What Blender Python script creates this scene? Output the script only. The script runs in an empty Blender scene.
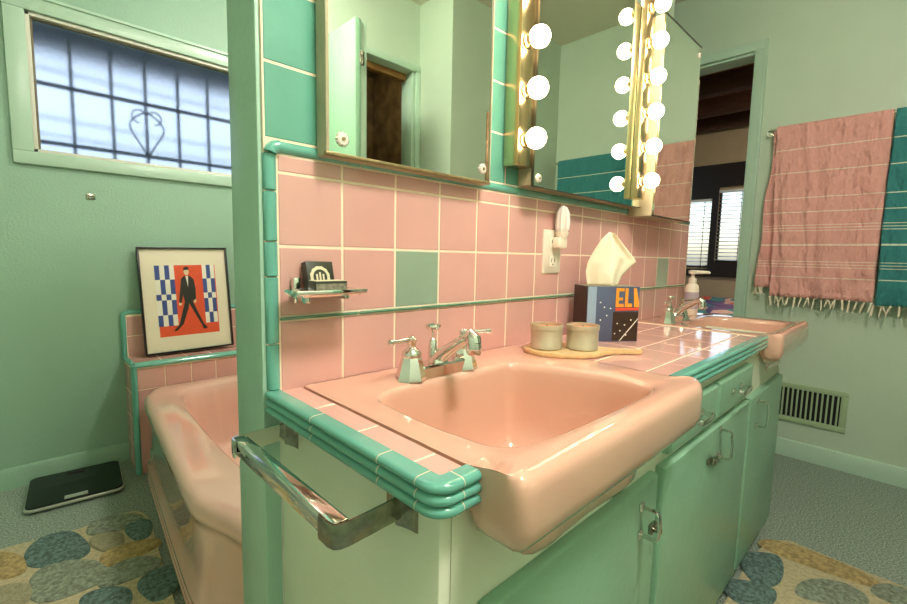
import bpy, bmesh, math, random
from mathutils import Vector, Matrix, noise
random.seed(7)
PI = math.pi
SC = bpy.context.scene
COL = SC.collection

# ------------------------------------------------------------------ materials
def hexc(h):
    h = h.lstrip('#')
    out = []
    for i in (0, 2, 4):
        c = int(h[i:i+2], 16)/255
        out.append(c/12.92 if c <= .04045 else ((c+.055)/1.055)**2.4)
    return tuple(out)+(1.0,)

def mat(name, col, rough=.5, metal=0, noise_amt=0, noise_scale=20, bump=0, bump_scale=60, coat=0, spec=.5, col2=None, detail=3, stretch=None):
    m = bpy.data.materials.new(name); m.use_nodes = True
    nt = m.node_tree; b = nt.nodes['Principled BSDF']
    c = hexc(col)
    b.inputs['Base Color'].default_value = c
    b.inputs['Roughness'].default_value = rough
    b.inputs['Metallic'].default_value = metal
    b.inputs['Specular IOR Level'].default_value = spec
    b.inputs['Coat Weight'].default_value = coat
    b.inputs['Coat Roughness'].default_value = .06
    tc = nt.nodes.new('ShaderNodeTexCoord')
    src = tc.outputs['Object']
    if stretch:
        mp = nt.nodes.new('ShaderNodeMapping'); mp.inputs['Scale'].default_value = stretch
        nt.links.new(src, mp.inputs['Vector']); src = mp.outputs['Vector']
    if noise_amt or col2:
        n = nt.nodes.new('ShaderNodeTexNoise'); n.inputs['Scale'].default_value = noise_scale
        n.inputs['Detail'].default_value = detail
        nt.links.new(src, n.inputs['Vector'])
        r = nt.nodes.new('ShaderNodeValToRGB')
        r.color_ramp.elements[0].position = .35; r.color_ramp.elements[1].position = .65
        d = hexc(col2) if col2 else tuple(x*(1-noise_amt) for x in c[:3])+(1,)
        r.color_ramp.elements[0].color = d
        r.color_ramp.elements[1].color = c
        nt.links.new(n.outputs['Fac'], r.inputs['Fac'])
        nt.links.new(r.outputs['Color'], b.inputs['Base Color'])
    if bump:
        n2 = nt.nodes.new('ShaderNodeTexNoise'); n2.inputs['Scale'].default_value = bump_scale
        n2.inputs['Detail'].default_value = 3
        nt.links.new(src, n2.inputs['Vector'])
        bp = nt.nodes.new('ShaderNodeBump'); bp.inputs['Strength'].default_value = bump
        bp.inputs['Distance'].default_value = .01
        nt.links.new(n2.outputs['Fac'], bp.inputs['Height'])
        nt.links.new(bp.outputs['Normal'], b.inputs['Normal'])
    return m

def emis(name, col, strength):
    m = bpy.data.materials.new(name); m.use_nodes = True
    nt = m.node_tree; nt.nodes.clear()
    o = nt.nodes.new('ShaderNodeOutputMaterial'); e = nt.nodes.new('ShaderNodeEmission')
    e.inputs['Color'].default_value = col; e.inputs['Strength'].default_value = strength
    nt.links.new(e.outputs[0], o.inputs[0])
    return m

M = {}
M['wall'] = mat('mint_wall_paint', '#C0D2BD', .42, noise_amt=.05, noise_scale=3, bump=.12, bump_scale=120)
M['wall_dark'] = mat('mint_wall_paint_back', '#93B59E', .5, noise_amt=.05, noise_scale=3, bump=.12, bump_scale=120)  # same mint paint darkened: the window wall's shade is put into its colour
M['ceiling'] = mat('ceiling_paint', '#E4DFCF', .7, bump=.08, bump_scale=90)
M['post'] = mat('green_gloss_paint', '#A6C8B4', .32, noise_amt=.06, noise_scale=6, bump=.1, bump_scale=60)
M['trim'] = mat('mint_trim_paint', '#B2CDB9', .3, bump=.05, bump_scale=60)
M['pink_tile'] = mat('pink_glazed_tile', '#DAA69D', .12, noise_amt=.05, noise_scale=9, bump=.035, bump_scale=22, coat=.35)
M['counter_tile'] = mat('pink_counter_tile', '#DFAEA3', .1, noise_amt=.05, noise_scale=14, bump=.04, bump_scale=30, coat=.4)
M['grout'] = mat('cream_grout', '#E6CDB2', .8, noise_amt=.12, noise_scale=60)
M['grout_white'] = mat('aged_grout', '#C9B98A', .85, noise_amt=.25, noise_scale=80)
M['teal_tile'] = mat('teal_glazed_tile', '#62A28F', .1, noise_amt=.08, noise_scale=9, bump=.05, bump_scale=25, coat=.4)
M['teal_trim'] = mat('teal_trim_tile', '#6AAE9E', .12, noise_amt=.1, noise_scale=14, bump=.05, bump_scale=30, coat=.4)
M['accent'] = mat('sage_accent_tile', '#93A893', .12, noise_amt=.06, noise_scale=12, bump=.03, bump_scale=25, coat=.3)
M['pencil'] = mat('green_pencil_tile', '#5E8F73', .15, noise_amt=.15, noise_scale=30)
M['sink'] = mat('pink_porcelain', '#DCAC97', .07, noise_amt=.03, noise_scale=5, coat=.5)
M['tub'] = mat('pink_enamel_tub', '#E6B5A6', .05, noise_amt=.03, noise_scale=4, coat=.8)
M['chrome'] = mat('chrome', '#E4E2DC', .07, 1, bump=.02, bump_scale=30)
M['worn_chrome'] = mat('worn_chrome', '#A9A694', .2, 1, noise_amt=.35, noise_scale=70)
M['brass'] = mat('gold_light_bar', '#E2C698', .24, 1, noise_amt=.08, noise_scale=20)
M['cream_metal'] = mat('cream_enamel_metal', '#BDB091', .4, noise_amt=.1, noise_scale=30)
M['gold_edge'] = mat('brass_frame_edge', '#A08B62', .4, .6, noise_amt=.3, noise_scale=80)
M['mirror'] = mat('mirror_silver', '#E9F0E2', .015, 1)
M['mirror_edge'] = mat('dark_mirror_edge', '#3A3B2E', .3, .3)
M['desilver'] = mat('brown_worn_silvering', '#8A6B45', .4, .4, noise_amt=.4, noise_scale=90)
M['rosette'] = mat('clear_rosette', '#F2E6DC', .15, .1, coat=.6)
M['white_plastic'] = mat('ivory_plastic', '#F0E4D2', .35)
M['dark_slot'] = mat('outlet_slot', '#4A3E34', .6)
M['cab'] = mat('pale_cabinet_paint', '#E0E1CA', .45, noise_amt=.04, noise_scale=8, bump=.06, bump_scale=70)
M['door'] = mat('green_door_paint', '#86AE92', .3, noise_amt=.07, noise_scale=5, bump=.12, bump_scale=45)
M['cab_in'] = mat('cabinet_inside', '#5B6B55', .7)
M['floor'] = None
M['black'] = mat('black_lacquer', '#15130F', .3)
M['black_glass'] = mat('black_scale_glass', '#08100B', .06, coat=.1, spec=.3)
M['silver'] = mat('silver_plastic', '#B9BCB2', .3, .5)
M['mat_board'] = mat('cream_mat_board', '#EADFC6', .7)
M['orange'] = mat('orange_ink', '#E5542C', .6, noise_amt=.06, noise_scale=30)
M['blue'] = mat('blue_ink', '#3B4E8E', .6)
M['paper_white'] = mat('white_ink', '#EDE7D8', .6)
M['suit'] = mat('black_ink', '#26241C', .6)
M['skin'] = mat('pale_ink', '#E2C79C', .6)
M['tin'] = mat('brushed_tin', '#CFC3A8', .36, .45, noise_amt=.1, noise_scale=40)
M['wax'] = mat('orange_wax', '#E58B60', .5)
M['wood'] = mat('light_board_wood', '#E2BE8A', .4, noise_amt=.15, noise_scale=14, stretch=(1, 8, 1))
M['tissue'] = mat('cream_tissue', '#F6E8CC', .85, bump=.1, bump_scale=60)
M['box_dark'] = mat('box_dark_print', '#3A2417', .45, noise_amt=.4, noise_scale=26)
M['box_blue'] = mat('box_blue_print', '#4F5874', .45, noise_amt=.1, noise_scale=20)
M['box_light'] = mat('box_pale_blue_print', '#93A7BB', .45)
M['box_orange'] = mat('box_orange_print', '#F09A2E', .45)
M['box_red'] = mat('box_red_print', '#D9492B', .45)
M['star'] = mat('box_white_print', '#EFEBDD', .5)
M['soap_dark'] = mat('soap_box_print', '#2F3122', .4, noise_amt=.2, noise_scale=60)
M['soap_grey'] = mat('soap_box_grey_print', '#9C9680', .45, noise_amt=.5, noise_scale=150)
M['emblem'] = mat('soap_emblem_print', '#D8CFAE', .5)
M['old_wood'] = mat('weathered_glazing_bead', '#6E6650', .6)
M['vent'] = mat('vent_paint', '#A3B893', .4)
M['vent_black'] = mat('vent_dark', '#0E100E', .8)
M['rug_base'] = mat('tan_rug_pile', '#CFC19B', .95, noise_amt=.25, noise_scale=90, bump=.8, bump_scale=260)
M['rug_teal'] = mat('teal_rug_pile', '#76928C', .95, noise_amt=.6, noise_scale=95, bump=.9, bump_scale=300)
M['rug_grey'] = mat('grey_rug_pile', '#A3AD98', .95, noise_amt=.5, noise_scale=95, bump=.9, bump_scale=300)
M['rug_sand'] = mat('sand_rug_pile', '#AFA888', .95, noise_amt=.3, noise_scale=150, bump=.9, bump_scale=300)
M['rug_gold'] = mat('gold_rug_pile', '#CDB27A', .95, noise_amt=.45, noise_scale=80, bump=.9, bump_scale=300)
M['bedroom_wall'] = mat('tan_bedroom_wall', '#B8A789', .8, noise_amt=.08, noise_scale=4)
M['dark_wood'] = mat('dark_beam_wood', '#4F3020', .5, noise_amt=.35, noise_scale=9, stretch=(8, 1, 8))
M['plank'] = mat('brown_ceiling_planks', '#82573C', .6, noise_amt=.3, noise_scale=6, stretch=(6, 1, 1))
M['window_dark'] = mat('dark_window_wood', '#231A16', .4)
M['slat'] = mat('white_blind_slat', '#E8F2F2', .5)
M['quilt'] = None
M['closet'] = mat('brown_mottled_closet', '#8A7048', .35, noise_amt=.6, noise_scale=9, detail=6)
M['closet_blue'] = mat('grey_blue_cloth', '#8497A5', .7)
M['wood_trim'] = mat('brown_wood_trim', '#A9743C', .4, noise_amt=.3, noise_scale=20)
M['grille'] = mat('painted_iron_grille', '#BCCADD', .6)
M['hedge'] = mat('hedge_leaves', '#6FA070', .8, noise_amt=.5, noise_scale=14, bump=.8, bump_scale=20)
M['eave'] = mat('eave_boards', '#3C4A60', .8)
M['house'] = mat('pale_house_wall', '#C6D6EA', .8)
M['fringe'] = mat('cream_fringe', '#EADFC8', .9)
M['label'] = mat('bottle_label', '#B9A9B4', .5)
M['caulk'] = mat('white_sealant', '#D9D6C8', .5)

def mk_floor():
    m = mat('speckled_floor', '#7C8C84', .4, bump=.03, bump_scale=200)
    nt = m.node_tree; b = nt.nodes['Principled BSDF']; tc = [n for n in nt.nodes if n.type == 'TEX_COORD'][0]
    n = nt.nodes.new('ShaderNodeTexNoise'); n.inputs['Scale'].default_value = 190; n.inputs['Detail'].default_value = 3
    nt.links.new(tc.outputs['Object'], n.inputs['Vector'])
    r = nt.nodes.new('ShaderNodeValToRGB'); e = r.color_ramp.elements
    e[0].position = .36; e[0].color = hexc('#54645A')
    e[1].position = .52; e[1].color = hexc('#8A978B')
    x = e.new(.66); x.color = hexc('#B0B7A8')
    nt.links.new(n.outputs['Fac'], r.inputs['Fac']); nt.links.new(r.outputs[0], b.inputs['Base Color'])
    return m
M['floor'] = mk_floor()

def mk_quilt():
    m = mat('patterned_quilt', '#8A6F7A', .9)
    nt = m.node_tree; b = nt.nodes['Principled BSDF']; tc = [n for n in nt.nodes if n.type == 'TEX_COORD'][0]
    v = nt.nodes.new('ShaderNodeTexVoronoi'); v.inputs['Scale'].default_value = 9
    nt.links.new(tc.outputs['Object'], v.inputs['Vector'])
    r = nt.nodes.new('ShaderNodeValToRGB'); r.color_ramp.interpolation = 'CONSTANT'; e = r.color_ramp.elements
    e[0].position = 0; e[0].color = hexc('#52507A'); e[1].position = .3; e[1].color = hexc('#D9624A')
    for p, c in ((.5, '#4F8C8A'), (.68, '#7A5B86'), (.84, '#E0B8A8')):
        x = e.new(p); x.color = hexc(c)
    sep = nt.nodes.new('ShaderNodeSeparateColor')
    nt.links.new(v.outputs['Color'], sep.inputs[0]); nt.links.new(sep.outputs[0], r.inputs['Fac'])
    nt.links.new(r.outputs[0], b.inputs['Base Color'])
    return m
M['quilt'] = mk_quilt()

def mk_towel(name, base, dark, zs, stripe='#F0DCCB'):
    m = mat(name, base, .95)
    nt = m.node_tree; b = nt.nodes['Principled BSDF']; tc = [n for n in nt.nodes if n.type == 'TEX_COORD'][0]
    n = nt.nodes.new('ShaderNodeTexNoise'); n.inputs['Scale'].default_value = 320; n.inputs['Detail'].default_value = 2
    nt.links.new(tc.outputs['Object'], n.inputs['Vector'])
    mix = nt.nodes.new('ShaderNodeMix'); mix.data_type = 'RGBA'
    mix.inputs[6].default_value = hexc(base); mix.inputs[7].default_value = hexc(dark)
    nt.links.new(n.outputs['Fac'], mix.inputs[0])
    sx = nt.nodes.new('ShaderNodeSeparateXYZ'); nt.links.new(tc.outputs['Object'], sx.inputs[0])
    prev = None
    for z, w in zs:
        c = nt.nodes.new('ShaderNodeMath'); c.operation = 'COMPARE'
        nt.links.new(sx.outputs[2], c.inputs[0]); c.inputs[1].default_value = z; c.inputs[2].default_value = w
        if prev:
            a = nt.nodes.new('ShaderNodeMath'); a.operation = 'MAXIMUM'
            nt.links.new(prev, a.inputs[0]); nt.links.new(c.outputs[0], a.inputs[1]); prev = a.outputs[0]
        else: prev = c.outputs[0]
    mix2 = nt.nodes.new('ShaderNodeMix'); mix2.data_type = 'RGBA'
    nt.links.new(prev, mix2.inputs[0]); nt.links.new(mix.outputs[2], mix2.inputs[6])
    mix2.inputs[7].default_value = hexc(stripe)
    nt.links.new(mix2.outputs[2], b.inputs['Base Color'])
    n2 = nt.nodes.new('ShaderNodeTexNoise'); n2.inputs['Scale'].default_value = 26; n2.inputs['Detail'].default_value = 6
    mp = nt.nodes.new('ShaderNodeMapping'); mp.inputs['Rotation'].default_value = (.7, 0, 0); mp.inputs['Scale'].default_value = (1, 1, .45)
    nt.links.new(tc.outputs['Object'], mp.inputs[0]); nt.links.new(mp.outputs[0], n2.inputs['Vector'])
    bp = nt.nodes.new('ShaderNodeBump'); bp.inputs['Strength'].default_value = 1.0; bp.inputs['Distance'].default_value = .045
    nt.links.new(n2.outputs['Fac'], bp.inputs['Height']); nt.links.new(bp.outputs[0], b.inputs['Normal'])
    return m
STR = [(1.515, .0022), (1.405, .0022), (1.285, .0022), (1.218, .0022), (1.156, .0016), (1.143, .0016), (1.13, .0016),
       (1.063, .004), (.985, .0016), (.972, .0016), (.959, .0016), (.91, .0022)]
M['towel_pink'] = mk_towel('pink_cotton_towel', '#EFB3AB', '#DE9F96', STR)
M['towel_teal'] = mk_towel('teal_cotton_towel', '#3B8888', '#327A7C', STR, '#D8DCC8')

def glass(name, col, rough, bump=0, bscale=60):
    m = bpy.data.materials.new(name); m.use_nodes = True
    nt = m.node_tree; b = nt.nodes['Principled BSDF']
    b.inputs['Base Color'].default_value = col; b.inputs['Roughness'].default_value = rough
    b.inputs['Transmission Weight'].default_value = 1; b.inputs['IOR'].default_value = 1.1 if rough > .03 else 1.45
    if bump:
        tc = nt.nodes.new('ShaderNodeTexCoord'); n = nt.nodes.new('ShaderNodeTexNoise'); n.inputs['Scale'].default_value = bscale
        nt.links.new(tc.outputs['Object'], n.inputs['Vector'])
        p = nt.nodes.new('ShaderNodeBump'); p.inputs['Strength'].default_value = bump; p.inputs['Distance'].default_value = .004
        nt.links.new(n.outputs['Fac'], p.inputs['Height']); nt.links.new(p.outputs[0], b.inputs['Normal'])
    return m
M['pink_wall_grout'] = mat('pale_wall_grout', '#F2DCC4', .8)
M['obscure'] = glass('obscured_window_glass', (.88, .94, 1, 1), .5, .3, 90)
M['crystal'] = mat('crystal_plastic', '#EFE3DC', .12, coat=.8)
M['frost'] = glass('faceted_clear_plastic', (1, .97, .95, 1), .22)
M['clear'] = glass('clear_plastic', (1, .97, .94, 1), .02)
BULB_E = 15.0
M['bulb'] = emis('lit_bulb', (1.0, .80, .54, 1), BULB_E)
M['lamp'] = emis('lit_ceiling_globe', (1.0, .93, .84, 1), 66.0)
M['lamp_bed'] = emis('lit_bedroom_globe', (1.0, .86, .68, 1), 160.0)
M['lamp_closet'] = emis('lit_closet_globe', (1.0, .86, .68, 1), 30.0)
M['nightlight'] = M['clear']

# ------------------------------------------------------------------ mesh helpers
class MB:
    def __init__(s): s.bm = bmesh.new(); s.mats = []
    def mi(s, m):
        if m not in s.mats: s.mats.append(m)
        return s.mats.index(m)
    def face(s, vs, m, smooth=True):
        try: f = s.bm.faces.new(vs)
        except ValueError: return None
        f.material_index = s.mi(m); f.smooth = smooth; return f
    def vs(s, pts): return [s.bm.verts.new(p) for p in pts]
    def poly(s, pts, m): return s.face(s.vs(pts), m, False)
    def box(s, x0, x1, y0, y1, z0, z1, m, bev=0, mtx=None, seg=2):
        if x0 > x1: x0, x1 = x1, x0
        if y0 > y1: y0, y1 = y1, y0
        if z0 > z1: z0, z1 = z1, z0
        t = bmesh.new()
        v = [t.verts.new((x, y, z)) for x in (x0, x1) for y in (y0, y1) for z in (z0, z1)]
        for q in ((0, 1, 3, 2), (4, 6, 7, 5), (0, 4, 5, 1), (2, 3, 7, 6), (0, 2, 6, 4), (1, 5, 7, 3)):
            t.faces.new([v[i] for i in q])
        if bev: bmesh.ops.bevel(t, geom=t.edges[:], offset=bev, segments=seg, affect='EDGES', profile=.5)
        s.merge(t, m, mtx)
    def merge(s, t, m, mtx=None, smooth=True):
        k = s.mi(m); mp = {}
        for v in t.verts:
            co = v.co if mtx is None else mtx @ v.co
            mp[v] = s.bm.verts.new(co)
        for f in t.faces:
            try: g = s.bm.faces.new([mp[v] for v in f.verts])
            except ValueError: continue
            g.material_index = k; g.smooth = smooth
        t.free()
    def rings(s, rs, m, closed=True, cap0=True, cap1=True, smooth=True):
        R = [s.vs(r) for r in rs]
        n = len(R[0])
        for a, b in zip(R, R[1:]):
            for i in range(n if closed else n-1):
                j = (i+1) % n
                s.face([a[i], a[j], b[j], b[i]], m, smooth)
        if cap0: s.face(R[0][::-1], m, smooth)
        if cap1: s.face(R[-1], m, smooth)
        return R
    def lathe(s, prof, c, m, axis='z', n=24, mtx=None, cap=True):
        rs = []
        c = Vector(c)
        for r, h in prof:
            ring = []
            for i in range(n):
                a = 2*PI*i/n
                p = {'z': (r*math.cos(a), r*math.sin(a), h), 'y': (r*math.cos(a), h, -r*math.sin(a)), 'x': (h, r*math.cos(a), r*math.sin(a))}[axis]
                p = Vector(p)
                if mtx: p = mtx @ p
                ring.append(c+p)
            rs.append(ring)
        s.rings(rs, m, cap0=cap, cap1=cap)
    def sphere(s, c, r, m, n=20, k=12, sz=(1, 1, 1)):
        prof = []
        rs = []
        for j in range(k+1):
            t = PI*j/k
            rr = max(r*math.sin(t), 1e-4); h = -r*math.cos(t)
            rs.append([Vector(c)+Vector((rr*math.cos(2*PI*i/n)*sz[0], rr*math.sin(2*PI*i/n)*sz[1], h*sz[2])) for i in range(n)])
        s.rings(rs, m)
    def tube(s, pts, r, m, n=10, rad=None):
        pts = [Vector(p) for p in pts]
        rs = []
        up = Vector((0, 0, 1))
        prev = None
        for i, p in enumerate(pts):
            d = (pts[min(i+1, len(pts)-1)]-pts[max(i-1, 0)]).normalized()
            if prev is None:
                a = d.cross(up)
                if a.length < .1: a = d.cross(Vector((1, 0, 0)))
                a.normalize()
            else:
                a = (prev-d*prev.dot(d)).normalized()
            prev = a
            b = d.cross(a)
            rr = rad[i] if rad else r
            rs.append([p+(a*math.cos(2*PI*k/n)+b*math.sin(2*PI*k/n))*rr for k in range(n)])
        s.rings(rs, m)
    def sweep(s, prof, path, m, up=(0, 0, 1), cap=True, smooth=True):
        """prof: (side, up) pairs; side = to the right of travel."""
        up = Vector(up); path = [Vector(p) for p in path]; rs = []
        for i, p in enumerate(path):
            a = (path[i]-path[i-1]).normalized() if i else None
            b = (path[i+1]-path[i]).normalized() if i < len(path)-1 else None
            if a is None: a = b
            if b is None: b = a
            sa = a.cross(up).normalized(); sb = b.cross(up).normalized()
            sd = (sa+sb).normalized(); k = 1/max(.3, sd.dot(sa))
            rs.append([p+sd*u*k+up*v for u, v in prof])
        s.rings(rs, m, cap0=cap, cap1=cap, smooth=smooth)
    def tile(s, o, u, v, n, w, h, m, g=.0016, t=.0065, base=.002):
        o, u, v, n = Vector(o), Vector(u), Vector(v), Vector(n)
        rs = []
        for ins, ht in ((g, base), (g, t-.0022), (g+.0006, t-.0008), (g+.0018, t)):
            rs.append([o+u*a+v*b+n*ht for a, b in ((ins, ins), (w-ins, ins), (w-ins, h-ins), (ins, h-ins))])
        R = s.rings(rs, m, cap0=False, cap1=False)
        s.face(R[-1], m, False)
    def build(s, name, parent=None, loc=None, sharp=38):
        me = bpy.data.meshes.new(name)
        bmesh.ops.recalc_face_normals(s.bm, faces=s.bm.faces[:])
        s.bm.to_mesh(me); s.bm.free()
        for m in s.mats: me.materials.append(M[m] if isinstance(m, str) else m)
        me.set_sharp_from_angle(angle=math.radians(sharp))
        o = bpy.data.objects.new(name, me); COL.objects.link(o)
        if parent is not None:
            o.parent = parent
            o.matrix_parent_inverse = Matrix.Translation(parent.location).inverted()
        if loc is not None: recentre(o, loc)
        return o

def recentre(o, loc):
    loc = Vector(loc)
    o.data.transform(Matrix.Translation(-loc)); o.location = loc

def thing(name, label, cat, loc, group=None):
    o = bpy.data.objects.new(name, None); COL.objects.link(o); o.location = loc; o.empty_display_size = .05
    o['label'] = label; o['category'] = cat
    if group: o['group'] = group
    return o
def tag(o, label, cat, group=None):
    o['label'] = label; o['category'] = cat
    if group: o['group'] = group
    return o
def struct(o, label=None, cat=None):
    o['kind'] = 'structure'
    if label: o['label'] = label
    if cat: o['category'] = cat
    return o
def sroot(name, loc, label, cat):
    o = bpy.data.objects.new(name, None); COL.objects.link(o); o.location = loc
    return struct(o, label, cat)

def rrect(x0, x1, y0, y1, r, n=8):
    """rounded rectangle, CCW from the (x1,y0) corner; r = 4 radii for (x1,y0),(x1,y1),(x0,y1),(x0,y0)"""
    if not isinstance(r, (tuple, list)): r = (r,)*4
    pts = []
    for (cx, cy, a0), rr in zip(((x1, y0, -PI/2), (x1, y1, 0), (x0, y1, PI/2), (x0, y0, PI)), r):
        sx = -1 if cx == x1 else 1; sy = 1 if cy == y0 else -1
        for k in range(n+1):
            a = a0+PI/2*k/n
            pts.append((cx+sx*rr+rr*math.cos(a), cy+sy*rr+rr*math.sin(a)))
    return pts

# ------------------------------------------------------------------ dimensions
P = .116
ZC = .7504
XR = 2.4645; YB = 1.774; CEIL = 2.42
YN, YN2, XJ = -1.5, -1.222, 1.475
XL = -1.35

# ------------------------------------------------------------------ setting
b = MB(); b.box(XL-.1, 6.2, -3.2, 3.2, -.06, 0, 'floor'); struct(b.build('floor'), 'grey green speckled floor', 'floor')
b = MB(); b.box(XL-.1, XR+.1, -1.6, YB+.1, CEIL, CEIL+.08, 'ceiling'); struct(b.build('ceiling'), 'pale mint bathroom ceiling', 'ceiling')
# back wall with window
WX0, WX1, WZ0, WZ1 = -.224, 1.10, 1.353, 1.885
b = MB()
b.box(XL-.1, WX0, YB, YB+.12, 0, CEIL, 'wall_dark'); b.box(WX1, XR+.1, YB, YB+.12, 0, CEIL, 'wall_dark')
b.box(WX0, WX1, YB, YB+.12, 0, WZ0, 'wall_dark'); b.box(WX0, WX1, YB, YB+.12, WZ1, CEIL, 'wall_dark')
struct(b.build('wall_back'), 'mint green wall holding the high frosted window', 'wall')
b = MB(); b.box(XL-.1, XL, -1.6, YB, 0, CEIL, 'wall'); struct(b.build('wall_left'), 'mint wall left of the tub alcove', 'wall')
# right wall with doorway
DY0, DY1, DZ = -.044, .78, 2.0413
b = MB()
b.box(XR, XR+.12, -1.6, DY0, 0, CEIL, 'wall'); b.box(XR, XR+.12, DY1, YB, 0, CEIL, 'wall'); b.box(XR, XR+.12, DY0, DY1, DZ, CEIL, 'wall')
struct(b.build('wall_right'), 'mint wall where the towels hang', 'wall')
# near wall with closet doorway and a jog
b = MB()
b.box(XL-.1, .84, YN-.1, YN, 0, CEIL, 'wall'); b.box(.84, 1.44, YN-.1, YN, 2.04, CEIL, 'wall'); b.box(1.44, XJ, YN-.1, YN, 0, CEIL, 'wall')
b.box(XJ, XR, YN-.1, YN2, 0, CEIL, 'wall')
struct(b.build('wall_front'), 'mint wall facing the vanity, seen in the mirrors', 'wall')
# closet beyond the near doorway
b = MB(); b.box(.3, 2.0, -2.72, -2.62, 0, CEIL, 'closet'); b.box(.3, .4, -2.62, -1.6, 0, CEIL, 'closet'); b.box(1.9, 2.0, -2.62, -1.6, 0, CEIL, 'closet')
b.box(.3, 2.0, -2.72, -1.6, CEIL, CEIL+.05, 'closet')
struct(b.build('wall_closet'), 'brown mottled wall beyond the near doorway', 'wall')
b = MB(); b.box(.5, 1.85, -2.6, -2.35, 1.45, 1.5, 'dark_wood', .005); o = b.build('closet_shelf', loc=(1.2, -2.5, 1.45))
tag(o, 'dark wooden shelf in the brown closet reflected in the left mirror', 'shelf')
b = MB(); b.box(.9, 1.7, -2.56, -2.38, 1.501, 1.6, 'closet_blue', .03); o = b.build('folded_blanket', loc=(1.2, -2.5, 1.501))
tag(o, 'grey blue folded blanket on the closet shelf reflected in the mirror', 'blanket')
# bifold door, folded open
dr = sroot('door_1', (.86, -1.35, 0), 'mint bifold closet door folded open, reflected in the left mirror', 'door')
b = MB(); b.box(.845, .877, -1.497, -1.19, .01, 2.03, 'door', .003); b.build('door_panel', dr)
b = MB(); b.box(.881, .913, -1.497, -1.20, .01, 2.03, 'trim', .003); b.build('door_panel', dr)
for z in (1.86, 1.0, .25):
    b = MB(); b.box(.868, .892, -1.192, -1.186, z-.03, z+.03, 'worn_chrome', .002); b.tube([(.879, -1.186, z-.032), (.879, -1.186, z+.032)], .004, 'worn_chrome'); b.build('door_hinge', dr)
def casing(name, pts, w, t, axis, label):
    b = MB()
    for q in pts: b.box(*q, 'trim', .003)
    return struct(b.build(name), label, 'trim')
casing('trim_1', [(.84-.0, 1.44+.035, YN, YN+.015, 2.04, 2.075), (1.44, 1.474, YN, YN+.015, 0, 2.04), (.775, .84, YN, YN+.015, 0, 2.075)], 0, 0, 0, 'mint casing round the closet doorway')
b = MB(); b.box(.84, 1.44, YN-.1, YN-.06, 2.005, 2.04, 'wood_trim', .003); b.box(1.42, 1.44, YN-.1, YN-.0, 0, 2.04, 'trim', .002); struct(b.build('trim_5'), 'brown door track above the closet opening', 'trim')
# casing of the bedroom doorway
CY0 = -.098
casing('trim_2', [(XR-.018, XR, CY0, DY0, 0, DZ+.0), (XR-.018, XR, CY0, DY1+.07, DZ, DZ+.047), (XR-.018, XR, DY1, DY1+.07, 0, DZ)], 0, 0, 0, 'mint casing round the bedroom doorway')
b = MB(); b.box(XR-.024, XR-.018, CY0, CY0+.012, 0, DZ+.047, 'trim', .002); b.box(XR, XR+.11, DY0-.001, DY0+.004, 0, DZ, 'trim', .002); b.box(XR, XR+.11, DY0, DY1, DZ-.012, DZ+.001, 'trim', .002)
struct(b.build('trim_3'), 'jamb lining of the bedroom doorway', 'trim')
# partition (vanity) wall
XP0, XP1, HP = -.027, 1.83, 1.765
b = MB(); b.box(XP0, XP1, .0065, .1273, 0, HP, 'post', .004)
pw = struct(b.build('wall_partition'), 'green painted partition wall tiled pink and teal above the vanity', 'wall')
b = MB(); b.box(1.32, XP1, .1273, YB, 0, CEIL, 'wall'); struct(b.build('wall_alcove'), 'mint wall closing the tub alcove', 'wall')
b = MB(); b.box(XP1, XR, .85, .95, 0, CEIL, 'wall'); struct(b.build('wall_passage'), 'mint wall at the end of the passage', 'wall')
# baseboards
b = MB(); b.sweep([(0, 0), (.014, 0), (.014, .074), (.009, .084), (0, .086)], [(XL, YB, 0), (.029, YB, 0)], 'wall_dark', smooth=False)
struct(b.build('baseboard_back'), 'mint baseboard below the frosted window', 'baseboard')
b = MB(); b.sweep([(0, 0), (.014, 0), (.014, .074), (.009, .084), (0, .086)], [(XR, CY0, 0), (XR, YN2, 0)], 'trim', smooth=False)
struct(b.build('baseboard_right'), 'mint baseboard below the floor vent', 'baseboard')

# wall tiling on the partition wall (children of the wall)
Zr = [ZC-.03, .8655, .8722, .9869, 1.1029, 1.1308]
b = MB(); b.box(-.020, XP1, .0008, .0066, ZC-.028, 1.74, 'pink_wall_grout'); b.build('tile_grout', pw)
b = MB()
ACC = (2, 13)
xs = [k*P for k in range(16)]+[XP1-.004]
for i in range(len(xs)-1):
    w = xs[i+1]-xs[i]
    for (z0, z1) in ((Zr[0], Zr[1]), (Zr[2], Zr[3]), (Zr[3], Zr[4]), (Zr[4], Zr[5])):
        if z0 == Zr[2] and i in ACC: continue
        b.tile((xs[i], .0065, z0), (1, 0, 0), (0, 0, 1), (0, -1, 0), w, z1-z0, 'pink_tile', base=.004)
b.build('pink_tiles', pw, sharp=24)
for i in ACC:
    b = MB(); b.tile((xs[i], .0065, Zr[2]), (1, 0, 0), (0, 0, 1), (0, -1, 0), P, Zr[3]-Zr[2], 'accent', base=.004); b.build('accent_tile', pw, sharp=24)
b = MB()
x = 0; 
while x < XP1-.005:
    x1 = min(x+.149, XP1-.004)
    b.box(x+.001, x1-.001, -.0045, .006, Zr[1]+.001, Zr[2]-.001, 'pencil', .0022); x = x1
b.build('pencil_liner', pw)
b = MB()
z = 1.1525; r = 0
while z < 1.68:
    for k in range(17):
        x0 = -.019+k*P; x1 = min(x0+P, XP1-.004)
        if x1 <= x0+.01: continue
        b.tile((x0, .0065, z), (1, 0, 0), (0, 0, 1), (0, -1, 0), x1-x0, P-.002, 'teal_tile', base=.004)
    z += P-.002; r += 1
b.build('teal_tiles', pw, sharp=24)
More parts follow.
